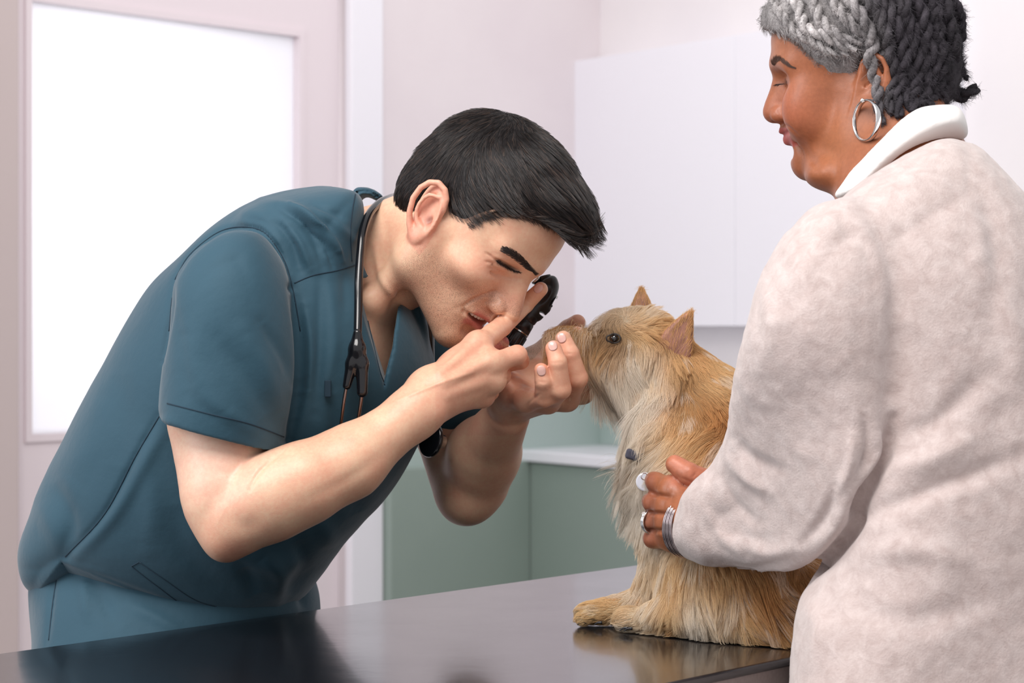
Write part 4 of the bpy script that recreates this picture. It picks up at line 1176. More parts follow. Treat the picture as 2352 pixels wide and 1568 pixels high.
for m_, a in ((WI, (1600, 1180, .008)), (WM, (1600, 1195, .004)), (WR, (1600, 1210, .006))): S.add(cone(P(*a), P(m_[0][0]+6, m_[0][1]+2, m_[0][2]-.013), .0035, .004), .007)
V, Fq = S.mesh(.0014); V = relax(V, Fq, 1, .4)
qh = proj(V); hm = (qh[:, 1] > 1075) & (qh[:, 0] < 1560) & (V[:, 2] < 1.2)      # fingers: ease the joints of the sculpt
fs = Fq[hm[Fq].all(1)]; ids = np.unique(fs); mp = np.full(len(V), -1); mp[ids] = np.arange(len(ids)); Vs = relax(V[ids], mp[fs], 8, .5)
wq = (sm(1556, 1536, qh[ids, 0])*sm(1077, 1090, qh[ids, 1]))[:, None]; V[ids] = V[ids]*(1-wq)+Vs*wq
w_body = mesh_np('body', V, Fq, m_skin_w, woman)
V, N = get_vn(w_body); q = proj(V); L = HW.inv(V)
C = np.tile(srgb(160, 98, 68), (len(V), 1))
onh = (np.linalg.norm(L-np.array([0, 0, 20]), axis=1) < 170) & (V[:, 2] > 1.35)
C = mixc(C, srgb(190, 108, 84), onh*np.exp(-(np.linalg.norm(L-np.array([74, 44, -16]), axis=1)/26)**2)*.7)
C = mixc(C, srgb(166, 96, 74), onh*np.exp(-(np.linalg.norm(L-np.array([108, 0, -20]), axis=1)/18)**2)*.5)
C = mixc(C, srgb(186, 128, 98), onh*np.exp(-(np.linalg.norm(L-np.array([80, 20, 56]), axis=1)/30)**2)*.5)
C = mixc(C, srgb(168, 108, 66), onh*np.exp(-(np.linalg.norm(L-np.array([20, 60, -70]), axis=1)/35)**2)*.6)
lip = onh*sm(29, 20, np.abs(L[:, 1]))*sm(84, 90, L[:, 0]+np.abs(L[:, 1])*.25)*((L[:, 2] > -59) & (L[:, 2] < -37))
C = mixc(C, srgb(176, 82, 84), np.clip(lip, 0, 1)*.75)
C = mixc(C, srgb(110, 62, 48), stroke_w(V, N, [(1812, 186), (1800, 192), (1786, 192)], 5)*(V[:, 1] < .2)*.6)
isw = q[:, 1] > 1040
C = mixc(C, srgb(196, 122, 96), isw*sm(1522, 1548, q[:, 0])*sm(1132, 1108, q[:, 1])*.7)
C = mixc(C, srgb(140, 84, 66), isw*sm(1512, 1496, q[:, 0])*.6)
C = mixc(C, srgb(150, 96, 74), isw*np.clip(noise3(V, 160), 0, 1)*.35)
set_col(w_body, np.clip(C, 0, 1))
carve(w_body, [([(1622, 1128), (1590, 1110), (1560, 1096)], 5, -1.8), ([(1600, 1100), (1612, 1092)], 2.5, -.8), ([(1590, 1096), (1600, 1084)], 2.5, -.8), ([(1490, 1131), (1512, 1137), (1542, 1142)], 5, -3.6),
               ([(1836, 306), (1850, 345), (1872, 380), (1877, 414)], 11, -1.6), ([(1800, 284), (1816, 296), (1832, 312)], 3, -1.2), ([(1798, 170), (1784, 174)], 2.5, -.8), ([(1484, 1176), (1508, 1179), (1540, 1182)], 5, -3.4), ([(1484, 1218), (1508, 1219), (1540, 1221)], 5, -3.2), ([(1530, 1122), (1546, 1126)], 12, 1.2), ([(1526, 1161), (1542, 1163)], 12, 1.2), ([(1526, 1200), (1542, 1201)], 12, 1.2)], ylim=.1)
# sweater
m, n, l, b = new_mat('oatmeal_wool')
t = tex(n, l, 'ShaderNodeTexNoise', 62, 8, .72); t.inputs['Distortion'].default_value = .5
r = n.new('ShaderNodeValToRGB'); r.color_ramp.elements[0].color = (*srgb(184, 164, 159), 1); r.color_ramp.elements[1].color = (*srgb(219, 204, 200), 1)
r.color_ramp.elements[0].position = .25; r.color_ramp.elements[1].position = .70
l.new(t.outputs[0], r.inputs[0]); l.new(r.outputs[0], b.inputs['Base Color']); b.inputs['Roughness'].default_value = .95
b.inputs['Sheen Weight'].default_value = .5; b.inputs['Sheen Roughness'].default_value = .6; b.inputs['Specular IOR Level'].default_value = .1
bump(n, l, b, t.outputs[0], .35, .003); t2 = tex(n, l, 'ShaderNodeTexNoise', 500, 3, .7); bump(n, l, b, t2.outputs[0], .5, .0012)
vo = tex(n, l, 'ShaderNodeTexNoise', 95, 2, .5); vo.noise_type = 'RIDGED_MULTIFRACTAL' if hasattr(vo, 'noise_type') else vo.noise_type; vo.inputs['Distortion'].default_value = 2.0
mr = n.new('ShaderNodeMapRange'); mr.inputs['From Min'].default_value = .9; mr.inputs['From Max'].default_value = 1.9; mr.inputs['To Max'].default_value = .30; l.new(vo.outputs[0], mr.inputs[0])
mz = n.new('ShaderNodeMixRGB'); l.new(mr.outputs[0], mz.inputs[0]); l.new(r.outputs[0], mz.inputs[1]); mz.inputs[2].default_value = (*srgb(238, 226, 222), 1); l.new(mz.outputs[0], b.inputs['Base Color'])
m_wool = m
S = Sculpt()
WT_ = [(1925, 452), (1962, 424), (2020, 380), (2090, 342), (2160, 314), (2212, 303), (2244, 318), (2300, 366), (2352, 420), (2430, 510), (2530, 700), (2600, 1000), (2640, 1300), (2640, 1900), (1830, 1900), (1808, 1500), (1812, 1420), (1834, 1345), (1900, 1250), (1920, 900), (1870, 640), (1880, 510)]
S.add(inflate(WT_, -.085, .12, .135, soft=5, Tb=.13, tilt=(.32, 0)), .01)
SL = [(1905, 455), (1835, 508), (1778, 578), (1740, 650), (1716, 730), (1702, 820), (1698, 900), (1700, 975), (1692, 1008), (1680, 1050), (1664, 1085), (1645, 1112), (1615, 1122), (1598, 1140), (1584, 1180), (1578, 1225), (1584, 1270), (1600, 1300), (1640, 1330), (1700, 1345), (1780, 1347), (1850, 1324),
      (1910, 1275), (1955, 1215), (1968, 1165), (2005, 1100), (2032, 1040), (2060, 900), (2080, 720), (2060, 560), (2000, 480)]
def arm_y(X, Z): return .155*sm(.335, .195, X+0*Z)*sm(1.27, 1.07, Z+0*X)
S.add(inflate(SL, -.155, .078, .082, soft=3, yfun=arm_y, Tb=.07), .012)
# ribbed cuff
S.add(cone(P(1612, 1212, .018), P(1640, 1214, .0), .0345, .037), .008)
S.sub(cone(P(1560, 1205, .045), P(1630, 1210, .008), .031, .029), .003)
S.sub(cone(HW(-14, 0, -24), P(2100, 430, .03), .062, .070), .006)
S.sub(half(np.array([0, 0, .76]), (0, 0, 1)), .004)
V, Fq = S.mesh(.0025); V = relax(V, Fq, 2, .5)
sweater = mesh_np('sweater', V, Fq, m_wool, woman)
V, N = get_vn(sweater)
D = noise3(V+.02*np.stack([noise3(V, 25), noise3(V+3, 25), noise3(V+6, 25)], 1), 34)*.0013+noise3(V, 90)*.0006+noise3(V, 10)*.004
set_v(sweater, V+N*D[:, None])
carve(sweater, [
    ([(2050, 960), (2035, 1040), (2005, 1100), (1972, 1165), (1962, 1210), (1910, 1275), (1850, 1326)], 12, -16), ([(2010, 980), (2015, 1040), (1985, 1110)], 10, 6), ([(1985, 960), (1992, 1030), (1965, 1100)], 9, -5),
    ([(1950, 1130), (1925, 1200), (1880, 1260)], 14, 5), ([(1920, 1120), (1890, 1190), (1840, 1250)], 13, -5), ([(1960, 1000), (1950, 1080), (1920, 1140)], 12, 5),
    ([(1690, 1010), (1720, 1050), (1790, 1080)], 16, -6), ([(1680, 1060), (1720, 1100), (1770, 1130)], 14, 5), ([(1660, 1100), (1690, 1160), (1740, 1200)], 14, -4), ([(1620, 1160), (1660, 1230), (1720, 1280)], 16, 4), ([(1640, 1290), (1720, 1310), (1800, 1290)], 14, -4), ([(1700, 1240), (1760, 1270), (1830, 1260)], 16, 4),
    ([(1990, 480), (2050, 600), (2060, 760), (2050, 900)], 22, -6), ([(2040, 1080), (2120, 1060), (2250, 1000)], 26, 6), ([(2000, 1180), (2150, 1120), (2340, 1050)], 24, -7), ([(2060, 1000), (2160, 960), (2260, 860)], 24, -5),
    ([(1760, 660), (1770, 760), (1745, 850)], 18, 3), ([(1800, 540), (1850, 640), (1860, 760)], 30, 3), ([(2240, 380), (2290, 560), (2280, 760)], 26, -5), ([(2260, 600), (2330, 760), (2330, 900)], 30, 5),
    ([(1850, 1380), (1880, 1450), (1860, 1560)], 22, 4), ([(1980, 1280), (2100, 1260), (2250, 1300)], 30, 4), ([(1950, 1400), (2100, 1420), (2300, 1380)], 30, -4),
], ylim=.2)
# shirt collar
S = Sculpt()
COLR = [(1918, 452), (1938, 418), (1962, 380), (2000, 330), (2050, 283), (2100, 252), (2140, 243), (2185, 243), (2206, 262), (2218, 304), (2214, 320), (2160, 330), (2090, 360), (2030, 400), (1970, 450)]
S.add(inflate(COLR, .015, .045, .078, soft=1, res=.0015, Tb=.09), .004)
S.sub(cone(HW(-14, 0, -34), P(2086, 400, .03), .057, .060), .003)
V, Fq = S.mesh(.0018); V = relax(V, Fq, 2, .5)
mesh_np('shirt_collar', V, Fq, fabric('white_cotton', srgb(240, 238, 236), srgb(246, 244, 242), .8, .2, 900), woman)
m_navy = fabric('navy_denim', srgb(30, 34, 52), srgb(40, 44, 66))
S = Sculpt()
hipc = P(2200, 1560, -.13)
S.add(ell([hipc[0], -.14, .76], (.15, .11, .14)), .03)
for sx in (-1, 1):
    S.add(cone([hipc[0]+sx*.075, -.14, .78], [hipc[0]+sx*.07, -.13, .10], .10, .06), .04)
S.sub(half([0, 0, .08], (0, 0, 1)), .002)
V, Fq = S.mesh(.005); mesh_np('trousers', V, Fq, m_navy, woman)
for sx in (-1, 1):
    S = Sculpt(); S.add(cone([hipc[0]+sx*.07+.03, -.13, .045], [hipc[0]+sx*.07-.15, -.11, .036], .045, .036), .01); S.add(ell([hipc[0]+sx*.07, -.13, .075], (.06, .045, .04)), .02)
    S.sub(half([0, 0, .0005], (0, 0, 1)), .002); V, Fq = S.mesh(.004); mesh_np('shoe', V, Fq, m_shoe, woman)
# hair: fuzzy close hair plus rope-like twists
m, n, l, b = new_mat('grey_hair')
a = n.new('ShaderNodeAttribute'); a.attribute_name = 'Col'; t = tex(n, l, 'ShaderNodeTexNoise', 420, 4, .7)
mx = n.new('ShaderNodeMixRGB'); mx.blend_type = 'OVERLAY'; mx.inputs[0].default_value = .8
l.new(a.outputs['Color'], mx.inputs[1]); l.new(t.outputs[0], mx.inputs[2]); l.new(mx.outputs[0], b.inputs['Base Color'])
b.inputs['Roughness'].default_value = .7; b.inputs['Specular IOR Level'].default_value = .2; bump(n, l, b, t.outputs[0], .7, .002)
m_grey = m
def grey_at(Q2, rgx=None):
    """grey at the temples and forehead, dark towards the back"""
    w = sm(1880, 2080, Q2[:, 0]+noise3(np.c_[Q2, Q2[:, :1]], .012)*40)
    c = srgb(160, 156, 156)[None]*(1-w[:, None])+srgb(62, 58, 64)[None]*w[:, None]
    return c*(1+.35*noise3(np.c_[Q2, Q2[:, :1]], .05))[:, None]
S = Sculpt()
e = lambda c, r: ell(HW(c), np.array(r)*.93/1000, HW.M)
S.add(e((-4, 0, 56), (101, 82, 82)), .01)
S.add(e((-48, 0, 8), (62, 66, 66)), .02)
S.add(e((62, 0, 84), (40, 52, 28)), .015)
S.sub(e((97, 0, -4), (67, 170, 79)), .006)
S.sub(e((34, 0, -34), (50, 120, 56)), .010)
S.sub(e((-14, 86, -4), (21, 28, 38)), .006); S.sub(e((-14, -86, -4), (21, 28, 38)), .006)
S.sub(half(HW(-50, 0, -56), HW.M@np.array([.1, 0, 1.])), .006)
V, Fq = S.mesh(.0022); V = relax(V, Fq, 2, .5)
whair = mesh_np('hair', V, Fq, m_grey, woman); V, N = get_vn(whair); set_v(whair, V+N*(noise3(V, 130)*.0016)[:, None]); set_col(whair, np.clip(grey_at(proj(V)), 0.01, 1)*.8)
bv_wh = bvh_of(whair); bv_wb = bvh_of(w_body)
def rope(pts, r, col1, tws=1.0, name='twist', off=.6, depth=None):
    P3 = []
    last = None
    for p in pts:
        if len(p) == 3: P3.append(P(*p)); continue
        h, _ = hit(bv_wh, *p); h2, _ = hit(bv_wb, *p)
        if h2 is not None and (h is None or h2[1] < h[1]): h = h2
        y = (h[1]-r*off) if h is not None else (last if last is not None else .08)
        if last is not None and y > last+.02: y = last+.012
        P3.append(P(p[0], p[1], y)); last = y
    P3 = spline(np.array(P3), 18*len(P3)); P3 = P3+np.stack([noise3(P3+k_, 60) for k_ in (0, 3, 6)], 1)*.0022; Ls_ = np.r_[0, np.cumsum(np.linalg.norm(np.diff(P3, axis=0), axis=1))]
    T = norm(np.gradient(P3, axis=0)); u = norm(np.cross(T, np.array([0, 1, .2]))); w = np.cross(T, u)
    parts = []
    taper = np.clip(1.12-.5*(Ls_/Ls_[-1])**3, .3, 1)
    for ph in (0, math.pi):
        an = (Ls_/(r*2.5)*2*math.pi*tws*.5+ph)[:, None]
        c = P3+(u*np.cos(an)+w*np.sin(an))*(r*.5*taper)[:, None]
        parts.append(tube(c, r*.62*taper*(1+.12*np.random.default_rng(int(ph*9)).standard_normal(len(c))*.5), 10))
    V, F = join(parts); o = pymesh(name, V, F, m_grey, whair, True)
    V = np.array(V); qd = proj(V); cc = np.clip(grey_at(qd)*np.array(col1), .01, 1)*(1+.25*noise3(V, 240))[:, None]; set_col(o, np.clip(cc, .005, 1)); return o
R_ = .0062
ROPES = [
    ([(1800, -40), (1824, 0), (1838, 36), (1862, 66), (1898, 86), (1940, 104), (1968, 112)], .0060, 1.5), ([(1846, -40), (1868, 14), (1886, 46), (1914, 74), (1950, 88), (1976, 92)], .0062, 1.25),
    ([(1776, -50), (1780, 0), (1800, 44), (1832, 78), (1872, 100), (1915, 122), (1950, 126)], .0052, 1.15),
    ([(1930, -60), (1952, 0), (1975, 37), (1994, 70), (2003, 104), (2000, 135), (2009, 171), (2015, 214), (2019, 250), (2026, 282)], .0068, 1.3),
    ([(1894, -60), (1910, -10), (1930, 30), (1962, 64), (1990, 84)], .0062, 1.1),
    ([(2010, -50), (2040, 20), (2070, 80), (2080, 135), (2073, 171), (2061, 220), (2067, 268)], .0068, .95),
    ([(1980, -60), (2006, 0), (2030, 60), (2046, 120), (2050, 180), (2040, 230), (2048, 262)], .0066, .9),
    ([(2040, -60), (2070, 0), (2092, 60), (2104, 120), (2108, 180), (2100, 222), (2096, 256)], .0072, .85),
    ([(2060, -70), (2100, -10), (2124, 50), (2132, 100), (2150, 150), (2140, 185), (2120, 190)], .0070, .95),
    ([(2080, -70), (2130, -10), (2152, 50), (2160, 110), (2166, 170), (2150, 215), (2130, 240)], .0072, .8),
    ([(2100, -80), (2154, -10), (2178, 50), (2188, 110), (2190, 170, .085), (2182, 212, .09), (2160, 238, .09)], .0074, .8),
    ([(2110, -80, .07), (2170, -30, .08), (2198, 20, .09), (2206, 60, .10), (2208, 100, .11)], .0062, .9),
    ([(2150, -60, .09), (2192, 10, .10), (2210, 70, .11), (2200, 130, .11), (2212, 172, .11), (2220, 180, .112)], .0050, .8),
    ([(2120, 190, .07), (2160, 205, .085), (2192, 208, .10), (2212, 218, .10), (2230, 208, .10), (2246, 200, .10)], .0076, .75),
    ([(2020, -60), (2054, -10), (2078, 40), (2090, 90), (2086, 130)], .0066, .85), ([(2080, 150), (2100, 180), (2126, 214), (2110, 240)], .0064, .8),
    ([(1960, -60), (1984, -10), (2012, 30), (2030, 70), (2040, 100)], .0062, 1.05), ([(2036, 120), (2060, 160), (2080, 210), (2090, 250)], .0064, .85),
    ([(2100, 60), (2120, 110), (2124, 160), (2136, 200), (2172, 222)], .0066, .8), ([(2140, 20), (2150, 80), (2170, 140), (2176, 190)], .0066, .75),
]
ROBJ = [rope(p_, r_, c_) for p_, r_, c_ in ROPES]
Pn, Nn = sample_mesh(whair, 24000, 11)
D = norm(np.stack([noise3(Pn+k_, 120) for k_ in (0, 4, 8)], 1)+np.array([.5, 0, -.2]))
qd = proj(Pn); cc = np.clip(grey_at(qd), .01, 1)*(.6+.9*rng.random(len(Pn)))[:, None]
Sx = grow(Pn-Nn*.001, Nn, D, .006+.006*rng.random(len(Pn)), .5, 8, 0, 1.6, 260, 2500, .4)
hair_obj('curly_hair', Sx, .00013, hair_mat('grey_strands', .5, .3), whair, np.clip(cc, 0, 1), .5)
PP, NN, CC = [], [], []
for o_ in ROBJ:
    p_, n_ = sample_mesh(o_, 2300, 3); PP.append(p_); NN.append(n_)
PP, NN = np.concatenate(PP), np.concatenate(NN)
D = norm(np.stack([noise3(PP+k_, 150) for k_ in (0, 4, 8)], 1)*1.2+np.array([.2, 0, -.6]))
cc = np.clip(grey_at(proj(PP)), .01, 1)*(.45+1.5*rng.random(len(PP))**1.5)[:, None]
hair_obj('curly_hair', grow(PP-NN*.0006, NN, D, .004+.008*rng.random(len(PP))**2, .3, 7, 0, 1.7, 330), .00010, hair_mat('grey_wisps', .5, .3), whair, np.clip(cc, 0, 1), .5)
bv_w = bvh_of(w_body)
m_hairw = hair_mat('dark_grey_strands', .5, .3)
def hlw(c_, n_):
    l_ = HW.inv(c_); g = np.sqrt(((l_[:, 0]-97)/67)**2+(l_[:, 1]/170)**2+((l_[:, 2]+4)/79)**2)
    return np.where((g > .965) & (g < 1.05) & (l_[:, 2] > 27) & (l_[:, 1] > -30) & (l_[:, 0] > 14), 1., 0.)
PP, NN = sample_mesh(w_body, 1500, 19, hlw); l_ = HW.inv(PP)
D = norm(np.array([-.8, 0, .25])@HW.M.T+rng.standard_normal((len(PP), 3))*.55)
hair_obj('curly_hair', grow(PP, NN, D, .006*(.5+.7*rng.random(len(PP))), .2, 6, 0, 1.2, 260), .00009, m_hairw, whair, np.tile(srgb(128, 118, 114), (len(PP), 1))*(.6+.8*rng.random(len(PP)))[:, None], .4)
brow([(1776, 150), (1784, 138), (1796, 136), (1812, 148), (1822, 153)], bv_w, 640, .005, 6, 'eyebrow', srgb(86, 64, 56), w_body, m_hairw, .5, seed=12, rad=.00012)
# eyelashes of the lowered lid
lp = []
for u, v_ in spline([(1808, 190), (1800, 192), (1792, 193), (1784, 193)], 18):
    p, nn = hit(bv_w, u, v_)
    if p is not None: lp.append((p, nn))
if len(lp) > 4:
    PP = np.array([a for a, _ in lp for _k in range(3)]); NN = np.array([b_ for _, b_ in lp for _k in range(3)])
    DD = np.tile([-1.0, -.1, -.22], (len(PP), 1))+rng.standard_normal((len(PP), 3))*.12
    hair_obj('eyelashes', grow(PP, NN, DD, 0.0055, .12, 5, -.1, .1), .00013, m_hairw, w_body, np.tile(srgb(26, 20, 20), (len(PP), 1)))
# earring, ring and bangles: worn, yet separate things
m_silver = simple('silver', (.82, .82, .83), .12, 1.0)
ear = empty('hoop_earring', tuple(P(1990, 226, .02)))
tag(ear, 'silver hoop earring hanging from the ear of the woman', 'earring')
hc_ = P(1991, 275, .012); uu = norm(np.array([.44, -.90, 0])); parts = []
hy_ = min(hit(bv_wb, u_, v_)[0][1] for u_, v_ in ((1962, 275), (1991, 300), (1991, 235), (2010, 290)) if hit(bv_wb, u_, v_)[0] is not None)
hc_ = P(1991, 276, hy_-.003)
N_ = 72; V = []
for i in range(N_):
    a = 2*math.pi*i/N_; rad = uu*math.cos(a)+np.array([0, 0, 1])*math.sin(a); ax_ = np.cross(uu, [0, 0, 1])
    for k_ in range(10):
        b_ = 2*math.pi*k_/10; V.append(hc_+rad*(.0202+.0015*math.cos(b_))+ax_*(.0034*math.sin(b_)))
F = [(i*10+j, i*10+(j+1) % 10, ((i+1) % N_)*10+(j+1) % 10, ((i+1) % N_)*10+j) for i in range(N_) for j in range(10)]
pymesh('hoop', V, F, m_silver, ear, True)
V, F = lathe([(0, .0018), (.001, .0023), (.002, .0018)], P(1981, 231, hy_-.001), P(1981, 231, -.5), 20); pymesh('stud', V, F, m_silver, ear, True)
wa = norm(P(1640, 1212, -.002)-P(1575, 1200, .035))
def torus(c, n_, R0, r0, N=64, K=8, sq=1.0, up=(0, 0, 1)):
    n_ = norm(np.asarray(n_, float)); u = norm(np.asarray(up, float)-n_*(n_@np.asarray(up, float))); w = np.cross(n_, u); V = []
    for i in range(N):
        a = 2*math.pi*i/N; rad = u*math.cos(a)+w*math.sin(a)*sq; rr = norm(rad)
        for k in range(K):
            b_ = 2*math.pi*k/K; V.append(np.asarray(c)+rad*R0+rr*r0*math.cos(b_)+n_*r0*math.sin(b_))
    return V, [(i*K+j, i*K+(j+1) % K, ((i+1) % N)*K+(j+1) % K, ((i+1) % N)*K+j) for i in range(N) for j in range(K)]
m_bang = simple('brushed_silver_wire', srgb(170, 158, 160), .2, 1.0)
bases = P(1577, 1208, .030)
LBL = ['nearest the hand', 'second from the hand', 'third from the hand', 'fourth from the hand', 'fifth from the hand', 'nearest the sweater cuff']
for i in range(6):
    tl = norm(wa+np.array([0, 0, (i-2.5)*.015])); V, F = torus(bases+wa*(i*.0026-.002), tl, .0312+.0004*(i % 2), .00115, sq=.92)
    bg_ = pymesh('bangle', V, F, m_bang, None, True); tag(bg_, 'thin silver wire bangle on the wrist of the woman, '+LBL[i], 'bangle', 'stacked silver wire bangles')
ring = empty('finger_ring', tuple(P(1490, 1198, .07)))
tag(ring, 'silver ring with a small clear stone on the ring finger of the woman', 'ring')
rn = norm(Q(WR[1])-Q(WR[0])); rc = Q(WR[0])+(Q(WR[1])-Q(WR[0]))*.95
V, F = torus(rc, rn+np.array([0, .3, 0]), .0122, .0013, N=48); pymesh('band', V, F, m_silver, ring, True)
V, F = torus(rc+rn*.0026, rn+np.array([0, .3, 0]), .0122, .0010, N=48); pymesh('band', V, F, m_silver, ring, True)
sc_ = P(1480, 1181, .058); V, F = lathe([(0, .0008), (.0018, .0024), (.0026, .0016)], sc_, sc_+np.array([-.6, -.5, .6]), 8); pymesh('stone', V, F, simple('clear_stone', (.9, .92, .92), .03, .6), ring)

# ---------------------------------------------------------------- the terrier
m, n, l, b = new_mat('dog_skin')
a = n.new('ShaderNodeAttribute'); a.attribute_name = 'Col'; l.new(a.outputs['Color'], b.inputs['Base Color']); b.inputs['Roughness'].default_value = .7
m_dogskin = m
dog = empty('dog', tuple(P(1600, 1440, .08)*[1, 1, 0]+[0, 0, TZ]))
tag(dog, 'small shaggy tan and cream terrier sitting on the black examination table', 'dog')
S = Sculpt()
S.add(ell(P(1478, 800, .235), (.044, .040, .040)), .01)
S.add(ell(P(1440, 830, .235), (.036, .036, .034)), .02)
S.add(ell(P(1425, 762, .235), (.024, .028, .020)), .012)
S.add(cone(P(1410, 805, .235), P(1300, 790, .235), .0235, .0155), .015)
S.add(cone(P(1400, 826, .235), P(1310, 812, .235), .018, .012), .008)
S.add(ell(P(1285, 785, .235), (.014, .013, .013)), .006)
S.sub(ell(P(1400, 775, .205), (.008, .006, .007)), .006); S.sub(ell(P(1396, 772, .267), (.008, .006, .007)), .006)
S.add(cone(P(1500, 850, .235), P(1590, 960, .225), .042, .058), .03)
S.add(cone(P(1560, 880, .235), P(1650, 980, .20), .034, .055), .03)
S.add(cone(P(1590, 970, .22), P(1580, 1180, .19), .060, .052), .03)
S.add(ell(P(1552, 1085, .20), (.042, .048, .052)), .03)
S.add(cone(P(1600, 1040, .18), P(1690, 1290, .11), .062, .078), .03)
S.add(ell(P(1595, 1262, .165), (.046, .052, .052)), .03)
S.add(cone(P(1690, 1330, .10), P(1790, 1400, .055), .072, .058), .03)
S.add(ell(P(1700, 1400, .075), (.075, .055, .040)), .025)
S.add(cone(P(1560, 1270, .155), P(1500, 1385, .15), .034, .022), .02)
def tz(px, py, y, r): q_ = P(px, py, y); q_[2] = max(q_[2], TZ+r+.0012); return q_
S.add(cone(tz(1500, 1390, .155, .018), tz(1400, 1425, .16, .014), .021, .0145), .015)
S.add(ell(tz(1370, 1425, .158, .013), (.024, .018, .013)), .008)
S.add(cone(tz(1660, 1420, .06, .024), tz(1500, 1440, .095, .016), .026, .0155), .02)
S.add(ell(tz(1452, 1440, .108, .012), (.020, .015, .0125)), .008)
for i in range(4): S.add(ell(tz(1340+i*3, 1432, .143+i*.009, .008), (.010, .0055, .0075)), .003)
S.add(cone(tz(1760, 1440, .03, .02), tz(1840, 1470, .0, .012), .028, .010), .02)
S.sub(half([0, 0, TZ+.0012], (0, 0, 1)), .001)
V, Fq = S.mesh(.0028); V = relax(V, Fq, 2, .5)
dog_body = mesh_np('body', V, Fq, m_dogskin, dog)
# guides as seen from the front: px, py, direction (right, down), length mm, lift, colour
cream, pale, gold, tan, deep, orange = srgb(240, 222, 196), srgb(246, 238, 226), srgb(232, 200, 152), srgb(208, 166, 116), srgb(150, 108, 70), srgb(196, 140, 84)
G = [
 (1378, 735, -.6, -1, 24, .9, cream), (1405, 722, -.15, -1, 24, .9, pale), (1440, 715, .4, -.8, 17, .6, cream), (1470, 715, .6, -.6, 14, .5, cream), (1500, 735, .9, -.2, 12, .4, gold), (1540, 770, .7, .4, 10, .3, tan),
 (1400, 752, -.5, -.6, 9, .5, gold), (1440, 760, .5, .1, 9, .25, tan), (1410, 800, -.2, 1, 12, .2, deep), (1382, 778, -.7, .5, 7, .2, deep), (1398, 768, -.5, .3, 5, .15, srgb(70, 50, 44)), (1424, 788, .2, .9, 7, .15, srgb(84, 60, 48)), (1398, 790, -.3, .9, 8, .15, deep), (1420, 762, .2, .3, 9, .5, gold), (1470, 790, .3, .9, 16, .2, gold),
 (1270, 770, -1, .35, 12, .5, tan), (1300, 765, -.7, .3, 12, .45, tan), (1330, 765, -.3, .5, 12, .35, tan), (1300, 800, -.1, 1, 26, .6, tan), (1340, 800, .1, 1, 34, .6, gold), (1270, 800, -.5, 1, 15, .3, tan), (1362, 792, -.1, 1, 30, .5, tan),
 (1380, 840, -.2, 1, 38, .35, gold), (1420, 850, 0, 1, 42, .3, cream), (1460, 850, .05, 1, 40, .2, cream), (1500, 860, .1, 1, 38, .2, pale), (1530, 870, .3, 1, 26, .3, gold),
 (1370, 900, -.35, 1, 30, .3, cream), (1420, 920, -.15, 1, 38, .25, pale), (1470, 930, -.05, 1, 36, .25, pale), (1510, 930, .0, 1, 30, .25, pale), (1420, 970, -.4, 1, 24, .35, pale), (1470, 980, -.2, 1, 24, .3, pale),
 (1545, 820, .3, .9, 22, .35, tan), (1560, 860, .35, .9, 20, .35, gold), (1600, 860, .7, .6, 12, .25, tan), (1650, 900, .8, .5, 13, .25, gold), (1570, 900, .1, 1, 16, .3, deep), (1600, 930, .2, .9, 14, .25, tan),
 (1560, 960, -.3, .9, 16, .25, tan), (1530, 1000, -.7, .7, 18, .3, gold), (1640, 950, -.2, 1, 18, .3, orange), (1680, 930, .2, .8, 16, .3, tan), (1690, 1000, -.4, .9, 20, .3, orange), (1620, 1010, -.8, .5, 24, .3, tan),
 (1560, 1030, -.9, .4, 26, .35, gold), (1500, 1040, -.9, .4, 26, .4, cream), (1640, 1070, -.3, 1, 20, .25, tan), (1560, 1080, -.9, .3, 26, .35, gold), (1500, 1080, -.95, .3, 32, .4, cream), (1470, 1110, -.9, .3, 34, .4, pale), (1470, 1150, -.6, .8, 25, .35, pale), (1490, 1200, -.2, 1, 19, .2, pale),
 (1540, 1150, -.6, .7, 18, .3, cream), (1510, 1240, -.3, .9, 18, .25, pale), (1505, 1290, -.5, .85, 18, .25, cream), (1460, 1350, -.7, .7, 20, .3, cream), (1560, 1290, -.5, .9, 24, .25, gold), (1540, 1350, -.4, .9, 24, .25, gold), (1600, 1330, -.2, 1, 24, .25, cream),
 (1620, 1290, .5, .8, 22, .25, gold), (1680, 1340, .4, .9, 24, .25, gold), (1740, 1340, .4, .9, 22, .2, tan), (1800, 1360, .3, 1, 20, .2, tan), (1700, 1390, .5, .7, 24, .25, tan), (1770, 1410, .5, .8, 24, .25, orange), (1640, 1390, .3, .8, 22, .3, gold),
 (1430, 1390, -.9, .4, 14, .25, gold), (1370, 1415, -1, .3, 9, .3, gold), (1340, 1425, -1, .2, 7, .35, gold), (1480, 1410, -.9, .35, 15, .3, cream), (1440, 1430, -1, .3, 10, .3, cream), (1540, 1430, -.7, .5, 15, .3, gold), (1600, 1440, -.2, .7, 16, .35, pale), (1660, 1450, .3, .7, 16, .3, cream),
 (1720, 1450, .7, .5, 20, .3, gold), (1770, 1465, .9, .4, 22, .3, tan), (1820, 1480, 1, .2, 20, .3, tan),
]
GP = np.array([g[:2] for g in G], float); GD = np.array([g[2:4] for g in G], float); GD /= np.linalg.norm(GD, axis=1)[:, None]
GL = np.array([g[4] for g in G], float); GLf = np.array([g[5] for g in G], float); GC = np.array([g[6] for g in G], float)
def guide(W, s=26.):
    q = proj(W); d2 = ((q[:, None, :]-GP[None])**2).sum(2); w = np.exp(-d2/(2*s*s))+1e-9/(d2+1)
    w /= w.sum(1)[:, None]; return w@GD, w@GL, w@GLf, w@GC
